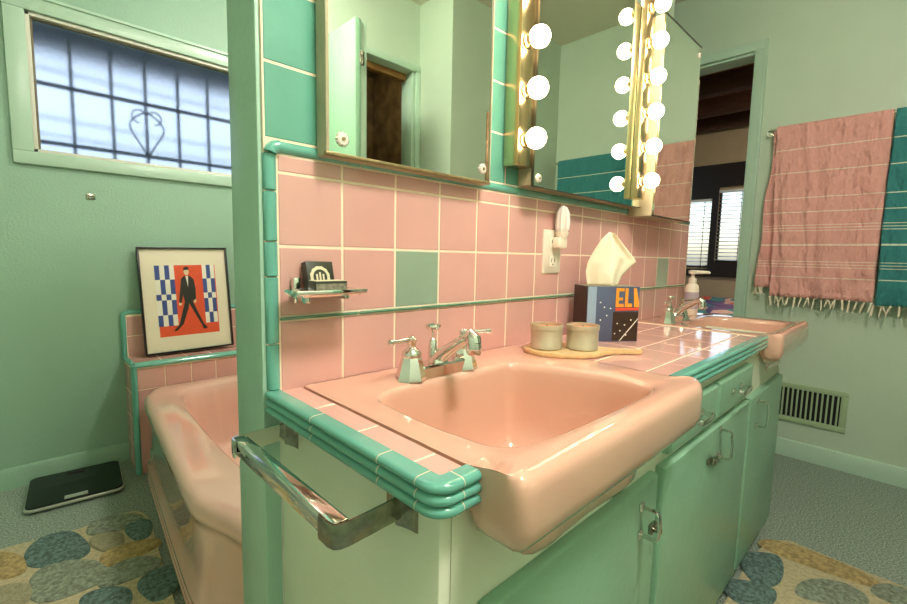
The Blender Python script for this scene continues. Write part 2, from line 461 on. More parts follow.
# bead trim: half round
def bead(b, p0, p1, nrm, w, h, m):
    p0, p1, nrm = Vector(p0), Vector(p1), Vector(nrm)
    d = (p1-p0).normalized(); s = d.cross(nrm).normalized()
    prof = [(-w/2, 0)]+[(-w/2*math.cos(PI*k/8), h*(.35+.65*math.sin(PI*k/8))) for k in range(9)]+[(w/2, 0)]
    rs = []
    L = (p1-p0).length
    for t, q in ((0, .75), (.0015, 1), (L-.0015, 1), (L, .75)):
        rs.append([p0+d*t+s*u*(q if q == 1 else .93)+nrm*v*q for u, v in prof])
    b.rings(rs, m)
b = MB()
zz = [ZC+.002, .829, .938, .994, 1.073, 1.1315]
for a, c in zip(zz, zz[1:]): bead(b, (-.0105, .006, a+.0008), (-.0105, .006, c-.0008), (0, -1, 0), .020, .011, 'teal_trim')
# rounded corner piece
pts = []
for k in range(7):
    a = PI-PI/2*k/6; pts.append((.0095+.020*math.cos(a), .006, 1.1215+.020*math.sin(a)))
b.tube([(-.0105, -.0015, 1.131), (-.0095, -.0015, 1.1345), (-.0065, -.0015, 1.138), (-.002, -.0015, 1.1405), (.004, -.0015, 1.1415)], .0102, 'teal_trim', 12)
x = .004
while x < XP1-.01:
    x1 = min(x+.15, XP1-.004); bead(b, (x+.0008, .006, 1.1415), (x1-.0008, .006, 1.1415), (0, -1, 0), .019, .011, 'teal_trim'); x = x1
b.build('teal_bead_trim', pw)

# ------------------------------------------------------------------ frosted window
w1 = sroot('window_1', (.45, YB, 1.62), 'wide frosted window high on the back wall', 'window')
b = MB()
F = .062
for q in ((WX0-F, WX1+F, WZ0-F+.012, WZ0), (WX0-F, WX1+F, WZ1, WZ1+F)): b.box(q[0], q[1], YB-.02, YB, q[2], q[3], 'trim', .003)
for q in ((WX0-F, WX0), (WX1, WX1+F)): b.box(q[0], q[1], YB-.0195, YB, WZ0, WZ1, 'trim', .003)
b.box(WX0-F-.004, WX1+F, YB-.028, YB-.02, WZ1+F-.012, WZ1+F, 'trim', .002)
b.build('window_casing', w1)
b = MB()
for q in ((WX0, WX1, WZ0, WZ0+.014), (WX0, WX1, WZ1-.014, WZ1), (WX0, WX0+.014, WZ0, WZ1), (WX1-.014, WX1, WZ0, WZ1)): b.box(q[0], q[1], YB-.004, YB+.06, q[2], q[3], 'caulk', .002)
b.build('window_sash', w1)
b = MB(); b.box(WX0+.014, WX0+.022, YB+.012, YB+.03, WZ0+.014, WZ1-.014, 'old_wood', .001); b.box(WX0+.014, WX1-.014, YB+.012, YB+.026, WZ1-.02, WZ1-.014, 'old_wood', .001); b.build('glazing_bead', w1)
b = MB(); b.box(WX0+.012, WX1-.012, YB+.03, YB+.036, WZ0+.012, WZ1-.012, 'obscure'); b.build('window_pane', w1)
# outside: iron grille
g = thing('window_grille', 'iron security grille with a heart scroll outside the frosted window', 'grille', (.4, YB+.16, 1.3))
b = MB(); yy = YB+.14
for x in (-.085, .055, .185, .32, .455, .59, .725, .86, .995): b.box(x-.006, x+.006, yy-.006, yy+.006, 1.22, 2.05, 'grille')
b.build('upright_bars', g)
b = MB()
for z in (1.42, 1.66, 1.99): b.box(-.35, 1.25, yy-.016, yy-.007, z-.008, z+.008, 'grille')
b.build('cross_bars', g)
b = MB()
for s_ in (-1, 1):
    pts = []
    for k in range(25):
        t = k/24
        pts.append((.185+s_*.068*math.sin(PI*t**1.9), yy-.012, 1.385+.24*t))
    b.tube(pts, .004, 'grille', 6)
    b.tube([(.185+s_*(.03-.03*math.cos(u/10*PI*1.5)), yy-.012, 1.60+.03*math.sin(u/10*PI*1.5)) for u in range(11)], .0035, 'grille', 6)
b.build('heart_scroll', g)
b = MB()
for z in (1.50, 1.58, 1.80): b.tube([(-.6, yy+.3, z+.02), (.3, yy+.3, z), (1.6, yy+.3, z+.02)], .006, 'white_plastic', 6)
tag(b.build('clothes_lines', loc=(.4, yy+.3, 1.5)), 'pale clothes lines strung outside the frosted window', 'cord')
b = MB()
for k in range(6): b.box(-2, 3.4, YB+.40+k*.12, YB+.521+k*.12, 2.10, 2.13, 'eave')
struct(b.build('trim_4'), 'dark boarded eave outside the frosted window', 'eave')
b = MB(); b.box(-6, 7, 6.4, 6.6, -.2, 3.5, 'house'); b.box(-6, 7, 6.2, 6.8, 3.5, 3.6, 'eave'); tag(b.build('neighbouring_house', loc=(0, 6.5, 0)), 'pale neighbouring house wall outside the frosted window', 'house')
b = MB()
for k in range(26):
    c = (-3.5+k*.33, 4.6+random.uniform(-.2, .2), random.uniform(.6, 1.2)); b.sphere(c, random.uniform(.35, .6), 'hedge', 14, 8)
tag(b.build('garden_hedge', loc=(0, 4.6, 0)), 'green garden hedge beyond the frosted window', 'hedge')

# ------------------------------------------------------------------ robe hook on the back wall
b = MB(); b.box(-.072, -.040, YB-.003, YB, 1.184, 1.208, 'worn_chrome', .001); b.box(-.068, -.044, YB-.008, YB-.003, 1.198, 1.202, 'worn_chrome', .001); b.box(-.066, -.05, YB-.010, YB-.003, 1.188, 1.192, 'worn_chrome', .001)
tag(b.build('wall_hook', loc=(-.056, YB, 1.196)), 'small bare metal hook plate on the green wall below the window', 'hook')

# ------------------------------------------------------------------ tub ledge (tiled)
LX0, LX1, LY = .030, 1.318, 1.566
lz, lt = .485, .69
lg = sroot('wall_ledge', (.6, 1.67, 0), 'pink tiled ledge with teal edging at the foot of the tub', 'ledge')
b = MB(); b.box(LX0+.0015, LX1, LY+.0012, YB, 0, lz-.0012, 'pink_wall_grout'); b.box(LX0+.0015, LX1, YB-.0170, YB, lz-.006, lt-.004, 'pink_wall_grout'); b.build('ledge_core', lg)
b = MB()
xs2 = [LX0+.012]+[.147+.1035*k for k in range(12)]
xs2[1] = .147
for a, c in zip(xs2, xs2[1:]):
    if c > LX1: c = LX1
    b.tile((a, LY+.006, .0), (1, 0, 0), (0, 0, 1), (0, -1, 0), c-a, .375, 'pink_tile', base=0)
    b.tile((a, LY+.006, .375), (1, 0, 0), (0, 0, 1), (0, -1, 0), c-a, .092, 'pink_tile', base=0)
    b.tile((a, LY+.012, lz-.006), (1, 0, 0), (0, 1, 0), (0, 0, 1), c-a, .104, 'pink_tile', base=0)
    b.tile((a, LY+.116, lz-.006), (1, 0, 0), (0, 1, 0), (0, 0, 1), c-a, YB-.012-LY-.116, 'pink_tile', base=0)
    b.tile((a, YB-.012, lz), (1, 0, 0), (0, 0, 1), (0, -1, 0), c-a, .098, 'pink_tile', base=0)
    b.tile((a, YB-.012, lz+.098), (1, 0, 0), (0, 0, 1), (0, -1, 0), c-a, .09, 'pink_tile', base=0)
for z in (0, .116, .232, .348):
    h = .116 if z < .34 else lz-.02-.348
    b.tile((LX0+.006, LY+.112, z), (0, -1, 0), (0, 0, 1), (-1, 0, 0), .1, h, 'pink_tile', base=0)
    b.tile((LX0+.006, YB, z), (0, -1, 0), (0, 0, 1), (-1, 0, 0), YB-LY-.112, h, 'pink_tile', base=0)
b.build('pink_tiles', lg, sharp=24)
b = MB()
bead(b, (LX0+.004, LY+.002, lz-.002), (LX1, LY+.002, lz-.002), (0, -.7, .7), .026, .010, 'teal_trim')
bead(b, (LX0+.004, LY+.002, .002), (LX0+.004, LY+.002, lz-.004), (-.7, -.7, 0), .024, .010, 'teal_trim')
bead(b, (LX0+.004, LY+.006, lz-.003), (LX0+.004, YB-.014, lz-.003), (-.6, 0, .8), .022, .010, 'teal_trim')
bead(b, (LX0+.004, YB-.008, lz), (LX0+.004, YB-.008, lt-.01), (-.6, -.8, 0), .022, .012, 'teal_trim')
b.tube([(LX0+.002, YB-.01, lt-.014), (LX0+.005, YB-.01, lt-.006), (LX0+.014, YB-.01, lt-.002), (LX0+.02, YB-.01, lt-.001)], .011, 'teal_trim')
bead(b, (LX0+.02, YB-.008, lt-.002), (LX1, YB-.008, lt-.002), (0, -.6, .8), .022, .012, 'teal_trim')
b.build('teal_edging', lg)

# ------------------------------------------------------------------ bathtub
def chaikin(p, n):
    for _ in range(n):
        q = []
        for i in range(len(p)):
            a, c = p[i], p[(i+1) % len(p)]
            q += [(a[0]*.75+c[0]*.25, a[1]*.75+c[1]*.25), (a[0]*.25+c[0]*.75, a[1]*.25+c[1]*.75)]
        p = q
    return p
def polar(poly, c, N):
    out = []
    for k in range(N):
        a = 2*PI*k/N; d = (math.cos(a), math.sin(a)); best = None
        for i in range(len(poly)):
            p, q = poly[i], poly[(i+1) % len(poly)]
            ex, ey = q[0]-p[0], q[1]-p[1]
            den = d[0]*ey-d[1]*ex
            if abs(den) < 1e-12: continue
            wx, wy = p[0]-c[0], p[1]-c[1]
            t = (wx*ey-wy*ex)/den; s_ = (wx*d[1]-wy*d[0])/den
            if t > 0 and -1e-9 <= s_ <= 1+1e-9 and (best is None or t > best): best = t
        out.append((c[0]+d[0]*best, c[1]+d[1]*best))
    return out
TZ = .385
outer = [(.085, 1.562), (.078, 1.515), (.050, 1.475), (.034, 1.40), (.012, 1.1), (-.012, .80), (-.036, .47), (-.022, .40), (.004, .33), (.020, .24), (.06, .18), (.14, .150), (.7, .150), (1.312, .150), (1.312, 1.562), (.7, 1.562)]
inner = [(.145, 1.42), (.125, 1.25), (.105, .8), (.105, .52), (.13, .38), (.22, .29), (.5, .26), (1.2, .26), (1.235, .6), (1.235, 1.2), (1.2, 1.49), (.7, 1.49), (.28, 1.485)]
cc = (.62, .85); NT = 220
O = polar(chaikin(outer, 2), cc, NT)
I = polar(chaikin(inner, 3), cc, NT)
def ins(R, d):
    out = []
    for x, y in R:
        vx, vy = cc[0]-x, cc[1]-y; L = math.hypot(vx, vy)
        # inset measured square to the long sides
        out.append((x+(d if x < .3 else (-d if x > 1.1 else d*vx/L)), y+(d if y < .3 else (-d if y > 1.45 else d*vy/L))))
    return out
def z_(R, z): return [(x, y, z) for x, y in R]
tub = thing('bathtub', 'pink enamelled corner bathtub with a broad rim beside the green partition', 'bathtub', (.62, .85, 0))
b = MB()
stack = [z_(ins(O, .005), .0), z_(ins(O, .004), .030), z_(ins(O, .0), .036), z_(ins(O, .0), .048), z_(ins(O, .007), .054), z_(ins(O, .001), .061), z_(ins(O, .001), .072), z_(ins(O, .008), .079),
         z_(ins(O, .002), .086), z_(ins(O, .003), .097), z_(ins(O, .011), .106), z_(ins(O, .012), .20), z_(ins(O, .011), .305), z_(ins(O, .009), .322), z_(ins(O, .003), .333), z_(ins(O, .0), .345), z_(O, .357), z_(ins(O, .003), .369), z_(ins(O, .010), .379), z_(ins(O, .02), .3845), z_(ins(O, .032), TZ)]
def lerp(A, B, t): return [(a[0]*(1-t)+c[0]*t, a[1]*(1-t)+c[1]*t) for a, c in zip(A, B)]
O2 = ins(O, .032)
stack += [z_(lerp(O2, I, .5), TZ+.001), z_(I, TZ-.001), z_(ins(I, .008), TZ-.005), z_(ins(I, .016), TZ-.016), z_(ins(I, .024), TZ-.05), z_(ins(I, .035), .25), z_(ins(I, .05), .12), z_(ins(I, .08), .075), z_(ins(I, .14), .06)]
b.rings(stack, 'tub', cap0=False, cap1=True)
b.build('tub_shell', tub, sharp=60)
b = MB(); b.lathe([(.001, 0), (.024, 0), (.026, .004), (.018, .008), (.001, .009)], (.95, .5, .0602), 'chrome'); b.build('drain', tub)
b = MB(); b.lathe([(.001, 0), (.034, 0), (.034, .004), (.001, .008)], (1.0, .306, .30), 'chrome', 'y'); b.build('overflow_plate', tub)

# ------------------------------------------------------------------ framed print on the ledge
def flat_print():
    root = thing('framed_print', 'framed orange and blue print of a dark suited figure leaning above the tub', 'picture', (.285, 1.70, .49))
    W, H = .378, .495
    # local frame: u right (+X), v up, leaning back
    tilt = math.radians(6.0); roll = math.radians(-.9)
    Mx = Matrix.Translation((.098, 1.698, .4935)) @ Matrix.Rotation(-tilt, 4, 'X') @ Matrix.Rotation(roll, 4, 'Y')
    def pt(u, v, d=0): return Mx @ Vector((u*W, -d, v*H))
    b = MB(); f = .008
    for (x0, x1, z0, z1) in ((0, W, 0, f), (0, W, H-f, H), (0, f, f, H-f), (W-f, W, f, H-f)): b.box(x0, x1, -.016, .006, z0, z1, 'black', .001, Mx)
    b.build('frame', root)
    b = MB(); b.box(f, W-f, -.004, .004, f, H-f, 'mat_board', 0, Mx); b.build('mat_board', root)
    b = MB()
    def q(u0, v0, u1, v1, m, d): b.poly([pt(u0, v0, d), pt(u1, v0, d), pt(u1, v1, d), pt(u0, v1, d)], m)
    def pg(pts, m, d): b.poly([pt(u, v, d) for u, v in pts], m)
    q(.17, .155, .845, .83, 'orange', .0045)
    for (U0, U1, n, off) in ((.165, .375, 4, 0), (.69, .835, 3, 1)):
        rows = [(.695, .83), (.555, .695), (.50, .555), (.36, .50), (.255, .36)]
        for r_, (v0, v1) in enumerate(rows):
            for c_ in range(n):
                a = U0+(U1-U0)*c_/n; e = U0+(U1-U0)*(c_+1)/n
                q(a, v0, e, v1, 'blue' if (r_+c_+off) % 2 == 0 else 'paper_white', .0050)
    # plain dark-suited figure, legs astride
    pg([(.445, .70), (.415, .55), (.40, .47), (.43, .465), (.455, .55), (.475, .60), (.475, .70)], 'suit', .0056)
    pg([(.56, .71), (.585, .69), (.60, .60), (.595, .50), (.57, .48), (.555, .50), (.56, .60)], 'suit', .0056)
    pg([(.445, .70), (.475, .725), (.545, .725), (.575, .70), (.57, .52), (.555, .47), (.465, .47), (.455, .53)], 'suit', .0055)
    pg([(.465, .475), (.515, .475), (.505, .42), (.43, .26), (.36, .205), (.325, .20), (.33, .215), (.385, .26)], 'suit', .0057)
    pg([(.505, .475), (.557, .475), (.60, .38), (.665, .25), (.70, .215), (.70, .20), (.655, .20), (.64, .24), (.575, .35)], 'suit', .0057)
    pg([(.495, .725), (.525, .725), (.515, .62)], 'paper_white', .0060)
    cx, cy = .508, .765
    pg([(cx+.028*math.cos(t*PI/8), cy+.032*math.sin(t*PI/8)) for t in range(16)], 'skin', .0062)
    pg([(cx-.030, cy+.018), (cx+.030, cy+.02), (cx+.028, cy+.042), (cx, cy+.052), (cx-.03, cy+.040)], 'suit', .0064)
    pg([(.40, .47), (.395, .45), (.41, .44), (.43, .45), (.43, .467)], 'skin', .0062)
    pg([(.57, .485), (.565, .465), (.585, .46), (.597, .475), (.594, .50)], 'skin', .0062)
    b.build('print', root)
flat_print()

# ------------------------------------------------------------------ bathroom scale
sc_ = thing('bathroom_scale', 'black glass bathroom scale on the floor below the green wall', 'scale', (-.19, 1.60, 0))
A = [(-.335, 1.455), (-.035, 1.432), (-.012, 1.745), (-.315, 1.762)]
cx = sum(p[0] for p in A)/4; cy = sum(p[1] for p in A)/4
ang = math.atan2(A[1][1]-A[0][1], A[1][0]-A[0][0])
Ms = Matrix.Translation((cx, cy, 0)) @ Matrix.Rotation(ang, 4, 'Z')
def slab(b, hx, hy, r, z0, z1, m, e=.003):
    rs = []
    for d, z in ((e, z0), (0, z0+e), (0, z1-e), (e, z1)):
        rs.append([Ms @ Vector((x, y, z)) for x, y in rrect(-hx+d, hx-d, -hy+d, hy-d, r-d, 6)])
    b.rings(rs, m)
b = MB(); slab(b, .150, .150, .03, .008, .020, 'silver'); b.build('scale_body', sc_)
b = MB(); slab(b, .146, .146, .027, .0202, .026, 'black_glass', .001); b.build('glass_platform', sc_)
b = MB(); b.box(-.03, .03, .095, .12, .0261, .0266, 'vent_black', 0, Ms); b.build('display', sc_)
b = MB()
b.box(-.035, .035, -.135, -.105, .0261, .0265, 'silver', 0, Ms); b.build('metal_pad', sc_)
for sx in (-.12, .12):
    for sy in (-.12, .12):
        b = MB(); p = Ms @ Vector((sx, sy, 0)); b.lathe([(.014, 0), (.014, .009)], p, 'black', n=16); b.build('foot', sc_)

# ------------------------------------------------------------------ rugs
def rug(name, label, corners, stones, loc):
    root = thing(name, label, 'rug', loc)
    b = MB(); rs = []
    n = len(corners)
    P_ = chaikin(corners, 2)
    for d, z in ((0, .001), (0, .006), (.006, .010)):
        c0 = (sum(p[0] for p in P_)/len(P_), sum(p[1] for p in P_)/len(P_))
        rs.append([(x+(c0[0]-x)*d, y+(c0[1]-y)*d, z) for x, y in P_])
    b.rings(rs, 'rug_base'); b.build('pile', root)
    b = MB()
    for (x, y, ax, ay, bx, by, m) in stones:
        rs = []
        ph = random.uniform(0, 6); gr = 1.17
        for k, z in ((1.0, .0095), (.99, .0135), (.93, .0165), (.80, .0175)):
            R = []
            for i in range(36):
                t = 2*PI*i/36; e = 1+.07*math.sin(3*t+ph)+.05*math.sin(2*t+ph*2)
                c, s_ = math.cos(t), math.sin(t)
                c = math.copysign(abs(c)**.85, c); s_ = math.copysign(abs(s_)**.85, s_)
                R.append((x+(ax*c+bx*s_)*k*e*gr, y+(ay*c+by*s_)*k*e*gr, z))
            rs.append(R)
        b.rings(rs, m, cap0=False)
    o = b.build('pebble_pattern', root)
A_ = [(-.258, 1.135, .068, -.011, .004, -.088), (-.247, .945, .072, -.017, .004, -.088), (-.375, .955, .046, .001, .009, -.062), (-.375, 1.14, .036, -.035, 0, -.070),
      (-.105, 1.183, .066, -.02, -.003, -.050), (-.046, 1.085, .033, .002, -.002, -.058), (-.135, 1.075, .036, -.017, -.003, -.055), (-.093, .967, .070, -.007, -.001, -.043),
      (-.108, .865, .066, .003, .001, -.048), (-.052, .745, .046, .015, .004, -.060), (-.178, .755, .050, -.014, 0, -.060)]
cm = ['rug_teal', 'rug_grey', 'rug_sand', 'rug_gold', 'rug_grey', 'rug_teal', 'rug_sand', 'rug_gold', 'rug_grey', 'rug_teal', 'rug_teal']
st = [a+(c,) for a, c in zip(A_, cm)]
for gx in range(6):
    for gy in range(8):
        x = -.80+gx*.145+(gy % 2)*.05; y = .18+gy*.135
        if x > -.47 and y > .66: continue
        if x > -.08 or y > 1.12: continue
        st.append((x, y, .06, -.01, .004, -.055, random.choice(['rug_teal', 'rug_grey', 'rug_sand', 'rug_gold', 'rug_grey'])))
rug('pebble_rug', 'tan rug with teal and grey pebble shapes beside the pink tub', [(-.9, .12), (-.5, .12), (-.04, .12), (-.048, .5), (-.022, .9), (.002, 1.22), (-.09, 1.255), (-.2, 1.225), (-.3, 1.25), (-.42, 1.262), (-.7, 1.25), (-.9, 1.2)], st, (-.45, .7, 0))
B_ = [(1.515, -.56, .008, -.125, -.045, -.001, 'rug_gold'), (1.35, -.455, .040, -.040, -.078, -.02, 'rug_teal'), (1.37, -.62, .045, -.065, -.055, -.004, 'rug_grey'), (1.19, -.455, .034, -.05, -.05, -.01, 'rug_teal'), (1.50, -.77, .01, -.06, -.045, 0, 'rug_grey')]
for gx in range(6):
    for gy in range(4):
        x = .42+gx*.15+(gy % 2)*.05; y = -.50-gy*.15
        if x > 1.1 and gy < 2: continue
        if x > 1.42: continue
        B_.append((x, y, .062, -.01, .004, -.055, random.choice(['rug_teal', 'rug_grey', 'rug_sand', 'rug_gold'])))
rug('pebble_rug', 'tan rug with pebble shapes beneath the green vanity doors', [(.3, -.413), (.9, -.413), (1.60, -.413), (1.582, -.6), (1.575, -.85), (1.56, -1.08), (.9, -1.10), (.3, -1.08)], B_, (.95, -.75, 0))

# ------------------------------------------------------------------ vanity cabinet
YF = -.391; CT = .7165; CX1 = 1.70
van = thing('vanity_cabinet', 'long pale green vanity cabinet with green doors under the pink basins', 'cabinet', (.85, -.2, 0))
b = MB()
b.box(0, .018, YF, .006, .0, CT, 'cab', .003)                     # left side panel
b.box(CX1-.018, CX1, YF, .006, .0, CT, 'cab', .003)
b.box(.018, CX1-.018, YF+.001, YF+.019, .0, .06, 'cab_in')
b.box(.018, CX1-.018, YF, YF+.019, .575, .60, 'cab')
b.box(.018, CX1-.018, YF, YF+.019, .6, CT, 'cab')
for x0, x1 in ((.018, .075), (.54, .585), (1.195, 1.235), (1.655, CX1-.018)): b.box(x0, x1, YF+.0005, YF+.0195, .06, .58, 'cab')
b.box(.018, CX1-.018, -.01, .004, .0, CT, 'cab_in'); b.box(.018, CX1-.018, YF+.02, -.01, .06, .075, 'cab_in')
b.build('cabinet_body', van)
def panel(b, x0, x1, z0, z1, m='door'):
    # lipped overlay door: bevelled front edge
    rs = []
    for d, y in ((0, YF-.0005), (0, YF-.012), (.004, YF-.0175), (.012, YF-.019)):
        rs.append([(x0+d, y, z0+d), (x1-d, y, z0+d), (x1-d, y, z1-d), (x0+d, y, z1-d)])
    R = b.rings(rs, m, cap0=True, cap1=False, smooth=False); b.face(R[-1], m, False)
def strap(b, pts, w, t, m, wdir):
    pts = [Vector(p) for p in pts]; wdir = Vector(wdir); rs = []
    for i, p in enumerate(pts):
        d = (pts[min(i+1, len(pts)-1)]-pts[max(i-1, 0)]).normalized(); n = d.cross(wdir).normalized()
        rs.append([p+wdir*(w/2)*a+n*(t/2)*c for a, c in ((-1, -.6), (-.7, -1), (.7, -1), (1, -.6), (1, .6), (.7, 1), (-.7, 1), (-1, .6))])
    b.rings(rs, m)
def pull(parent, x, z, vertical, L=.078, out=.026):
    y0 = YF-.019
    b = MB()
    pts = []
    shp = [(-.5, 0), (-.5, .5), (-.5, .8), (-.475, .94), (-.43, 1.0), (-.2, 1.05), (0, 1.07), (.2, 1.05), (.43, 1.0), (.475, .94), (.5, .8), (.5, .5), (.5, 0)]
    for q_, o__ in shp:
        s_ = q_*L; o_ = out*o__
        pts.append((x, y0-.001-o_, z+s_) if vertical else (x+s_, y0-.001-o_, z))
    strap(b, pts, .011, .0042, 'chrome', (1, 0, 0) if vertical else (0, 0, 1))
    for s_ in (-L/2, L/2):
        c = (x, y0, z+s_) if vertical else (x+s_, y0, z)
        b.box(c[0]-.008, c[0]+.008, y0-.004, y0+.001, c[2]-.008, c[2]+.008, 'chrome', .0015)
    return b.build('handle', parent)
for i, (x0, x1, hx) in enumerate(((.062, .547, .470), (.575, 1.205, .922), (1.225, 1.668, 1.298))):
    b = MB(); panel(b, x0, x1, .035, .5765); d = b.build('door', van)
    hz = (.516, .530, .518)[i]
    pull(d, hx, hz, True, (.052, .070, .078)[i], (.031, .026, .026)[i])
    if i < 2:
        b = MB(); X = hx-.045 if i == 1 else .531; zz_ = hz-.02 if i == 1 else .462
        if i == 1:
            strap(b, [(X-.035, YF-.019, zz_+.02), (X-.035, YF-.034, zz_+.02), (X-.005, YF-.036, zz_+.018), (X+.01, YF-.036, zz_)], .008, .003, 'chrome', (0, 0, 1))
            b.box(X-.045, X-.012, YF-.024, YF-.018, zz_-.008, zz_+.004, 'worn_chrome', .002); b.box(X-.02, X+.02, YF-.030, YF-.018, zz_-.016, zz_-.004, 'worn_chrome', .002)
        else:
            b.box(X-.022, X+.004, YF-.026, YF-.018, zz_+.01, zz_+.028, 'worn_chrome', .002)
            b.lathe([(.004, 0), (.004, -.016), (.006, -.02)], (X-.012, YF-.019, zz_+.018), 'worn_chrome', 'y', 10)
        b.build('latch', d)
    for z in ((.12, .50)):
        b = MB(); hx_ = x1-.002 if i == 0 else x0+.0; 
        b.tube([(x1+.004, YF-.006, z-.022), (x1+.004, YF-.006, z+.022)], .003, 'door', 8); b.build('hinge', d)
for x0, x1 in ((.600, .888), (.905, 1.215)):
    b = MB(); panel(b, x0, x1, .596, .684); d = b.build('drawer', van)
    pull(d, (x0+x1)/2-.015, .645, False, .075, .025)
b = MB(); b.box(-.001, .018, -.0, .006, .02, CT, 'caulk'); b.build('sealant_strip', van)

# ------------------------------------------------------------------ countertop
ct = thing('countertop', 'pink tiled countertop with ridged teal edging between the two basins', 'countertop', (.6, -.2, CT))
b = MB(); b.box(-.004, .034, -.387, -.001, CT+.001, ZC-.0012, 'pink_wall_grout'); b.build('mortar_bed', ct)
b = MB(); b.box(.604, 1.338, -.387, -.001, CT+.001, ZC-.0012, 'pink_wall_grout')
b.build('mortar_bed', ct)
b = MB(); b2 = MB()
for y0, y1 in ((-.001, -.117), (-.117, -.231), (-.231, -.345), (-.345, YF)):
    b.tile((-.002, y0, ZC-.0065), (1, 0, 0), (0, -1, 0), (0, 0, 1), .0382, y0-y1, 'counter_tile', base=0)
    xx = [.604, .7256]+[.7256+P*k for k in range(1, 6)]
    for a, c in zip(xx, xx[1:]):
        c = min(c, 1.338)
        b2.tile((a, y0, ZC-.0065), (1, 0, 0), (0, -1, 0), (0, 0, 1), c-a, y0-y1, 'counter_tile', base=0)
b.build('counter_tiles', ct, sharp=24); b2.build('counter_tiles', ct, sharp=24)
# ridged edging: profile (side outward, up)
def ridge_prof(i):
    zt = ZC+.0028-.0128*i; zb = zt-.0126
    w = .0165
    pts = [(0, zt-.003), (.002, zt)] if i == 0 else [(0, zt)]
    for k in range(9):
        a = PI/2-PI*k/8; pts.append((w+.0078*max(0, math.cos(a))**.8, (zt+zb)/2+.0062*math.sin(a)))
    pts += [(0, zb)]
    return pts
def arc_path(segs_left=True):
    r = .012
    pts = [(-.001, .0, 0), (-.001, YF+r, 0)]
    for k in range(1, 7):
        a = PI+PI/2*k/6; pts.append((-.001+r+r*math.cos(a), YF+r+r*math.sin(a), 0))
    pts += [(.037, YF, 0)]
    return pts
def piece(b, path, i, m='teal_trim'):
    # side is to the right of travel
    b.sweep(ridge_prof(i), path, m)
b = MB(); bg = MB()
for i in range(3):
    for y0, y1 in ((.003, -.150), (-.152, -.310), (-.312, -.3775)):
        b.sweep([(u, v) for u, v in ridge_prof(i)], [(-.001, y0, 0), (-.001, y1, 0)], 'teal_trim')
    for yj in (-.151, -.311, -.3783): b.sweep([(u*.985, v) for u, v in ridge_prof(i)], [(-.001, yj+.0009, 0), (-.001, yj-.0009, 0)], 'grout')
    b.sweep([(u*.985, v) for u, v in ridge_prof(i)], [(.0108, YF, 0), (.0128, YF, 0)], 'grout')
    r = .003; pts = [(-.001, -.379, 0)]
    for k in range(0, 9):
        a = PI+PI/2*k/8; pts.append((-.001+r+r*math.cos(a), YF+r+r*math.sin(a), 0))
    pts.append((.0112, YF, 0)); b.sweep(ridge_prof(i), pts, 'teal_trim')
    b.sweep(ridge_prof(i), [(.0125, YF, 0), (.0365, YF, 0)], 'teal_trim')
r = .003; gp = [(-.001, .002, 0)]
for k in range(0, 9):
    a = PI+PI/2*k/8; gp.append((-.001+r+r*math.cos(a), YF+r+r*math.sin(a), 0))
gp.append((.036, YF, 0))
bg.sweep([(0, ZC-.002), (.0185, ZC-.0005), (.0185, ZC-.034), (0, ZC-.034)], gp, 'grout_white', smooth=False)
b.build('ridged_edging', ct); bg.build('edging_grout', ct); b = MB(); bg = MB()
for i in range(3):
    x = .606
    while x < 1.34:
        x1 = min(x+.152, 1.342); b.sweep(ridge_prof(i), [(x+.0008, YF, 0), (x1-.0008, YF, 0)], 'teal_trim'); x = x1
bg.sweep([(0, ZC-.002), (.0185, ZC-.0005), (.0185, ZC-.034), (0, ZC-.034)], [(.606, YF, 0), (1.342, YF, 0)], 'grout_white', smooth=False)
b.build('ridged_edging', ct); bg.build('edging_grout', ct)

# ------------------------------------------------------------------ basins
def sink(name, label, X0, X1, Y0, ZT, frr, op):
    root = thing(name, label, 'sink', ((X0+X1)/2, -.22, .70))
    n = 9; Y1 = -.0015; NS_ = 240
    c = (sum(p[0] for p in op)/len(op), sum(p[1] for p in op)/len(op))
    def ring(d, z):
        e = min(d, .0006) if z > ZT-.03 else d
        return [(x, y, z) for x, y in polar(rrect(X0+e, X1-e, Y0+d, Y1-e, (max(frr-d, .004), .003, .003, max(.016-d*.5, .004)), n), c, NS_)]
    rs = [ring(.045, .664), ring(.026, .667), ring(.012, .675), ring(.004, .687), ring(.0, .703), ring(0, ZT-.02), ring(.001, ZT-.012), ring(.005, ZT-.004), ring(.012, ZT+.0005), ring(.022, ZT)]
    rs = [[(x, y, zz if y < YF-.004 else max(zz, ZT-.05)) for x, y, zz in r_] for r_ in rs]
    OP = polar(chaikin(op, 3), c, NS_)
    def bas(d, z):
        out = []
        for k, (x, y) in enumerate(OP):
            vx, vy = c[0]-x, c[1]-y; L = math.hypot(vx, vy); out.append((x+vx/L*d, y+vy/L*d, z))
        return out
    mid = [((a[0]+q[0])/2, (a[1]+q[1])/2, ZT) for a, q in zip(rs[-1], bas(-.012, ZT))]
    rs += [mid, bas(-.010, ZT-.0002), bas(-.003, ZT-.0022), bas(.001, ZT-.007), bas(.003, ZT-.016), bas(.006, ZT-.06), bas(.010, ZT-.12), bas(.018, ZT-.155), bas(.036, ZT-.178), bas(.065, ZT-.186), bas(.09, ZT-.188)]
    def lip(y): t = min(1, max(0, (-.385-y)/.06)); return .009*t*t*(3-2*t)
    rs = [[(x, y, z+(lip(y) if z > ZT-.03 else 0)) for x, y, z in r_] for r_ in rs]
    b = MB(); b.rings(rs, 'sink', cap0=False, cap1=True)
    b.build('basin', root, sharp=75)
    b = MB(); b.lathe([(.001, 0), (.022, 0), (.023, .003), (.015, .005), (.001, .0045)], (c[0], c[1], ZT-.1885), 'chrome'); b.build('drain', root)
    return root
ZS = .7515
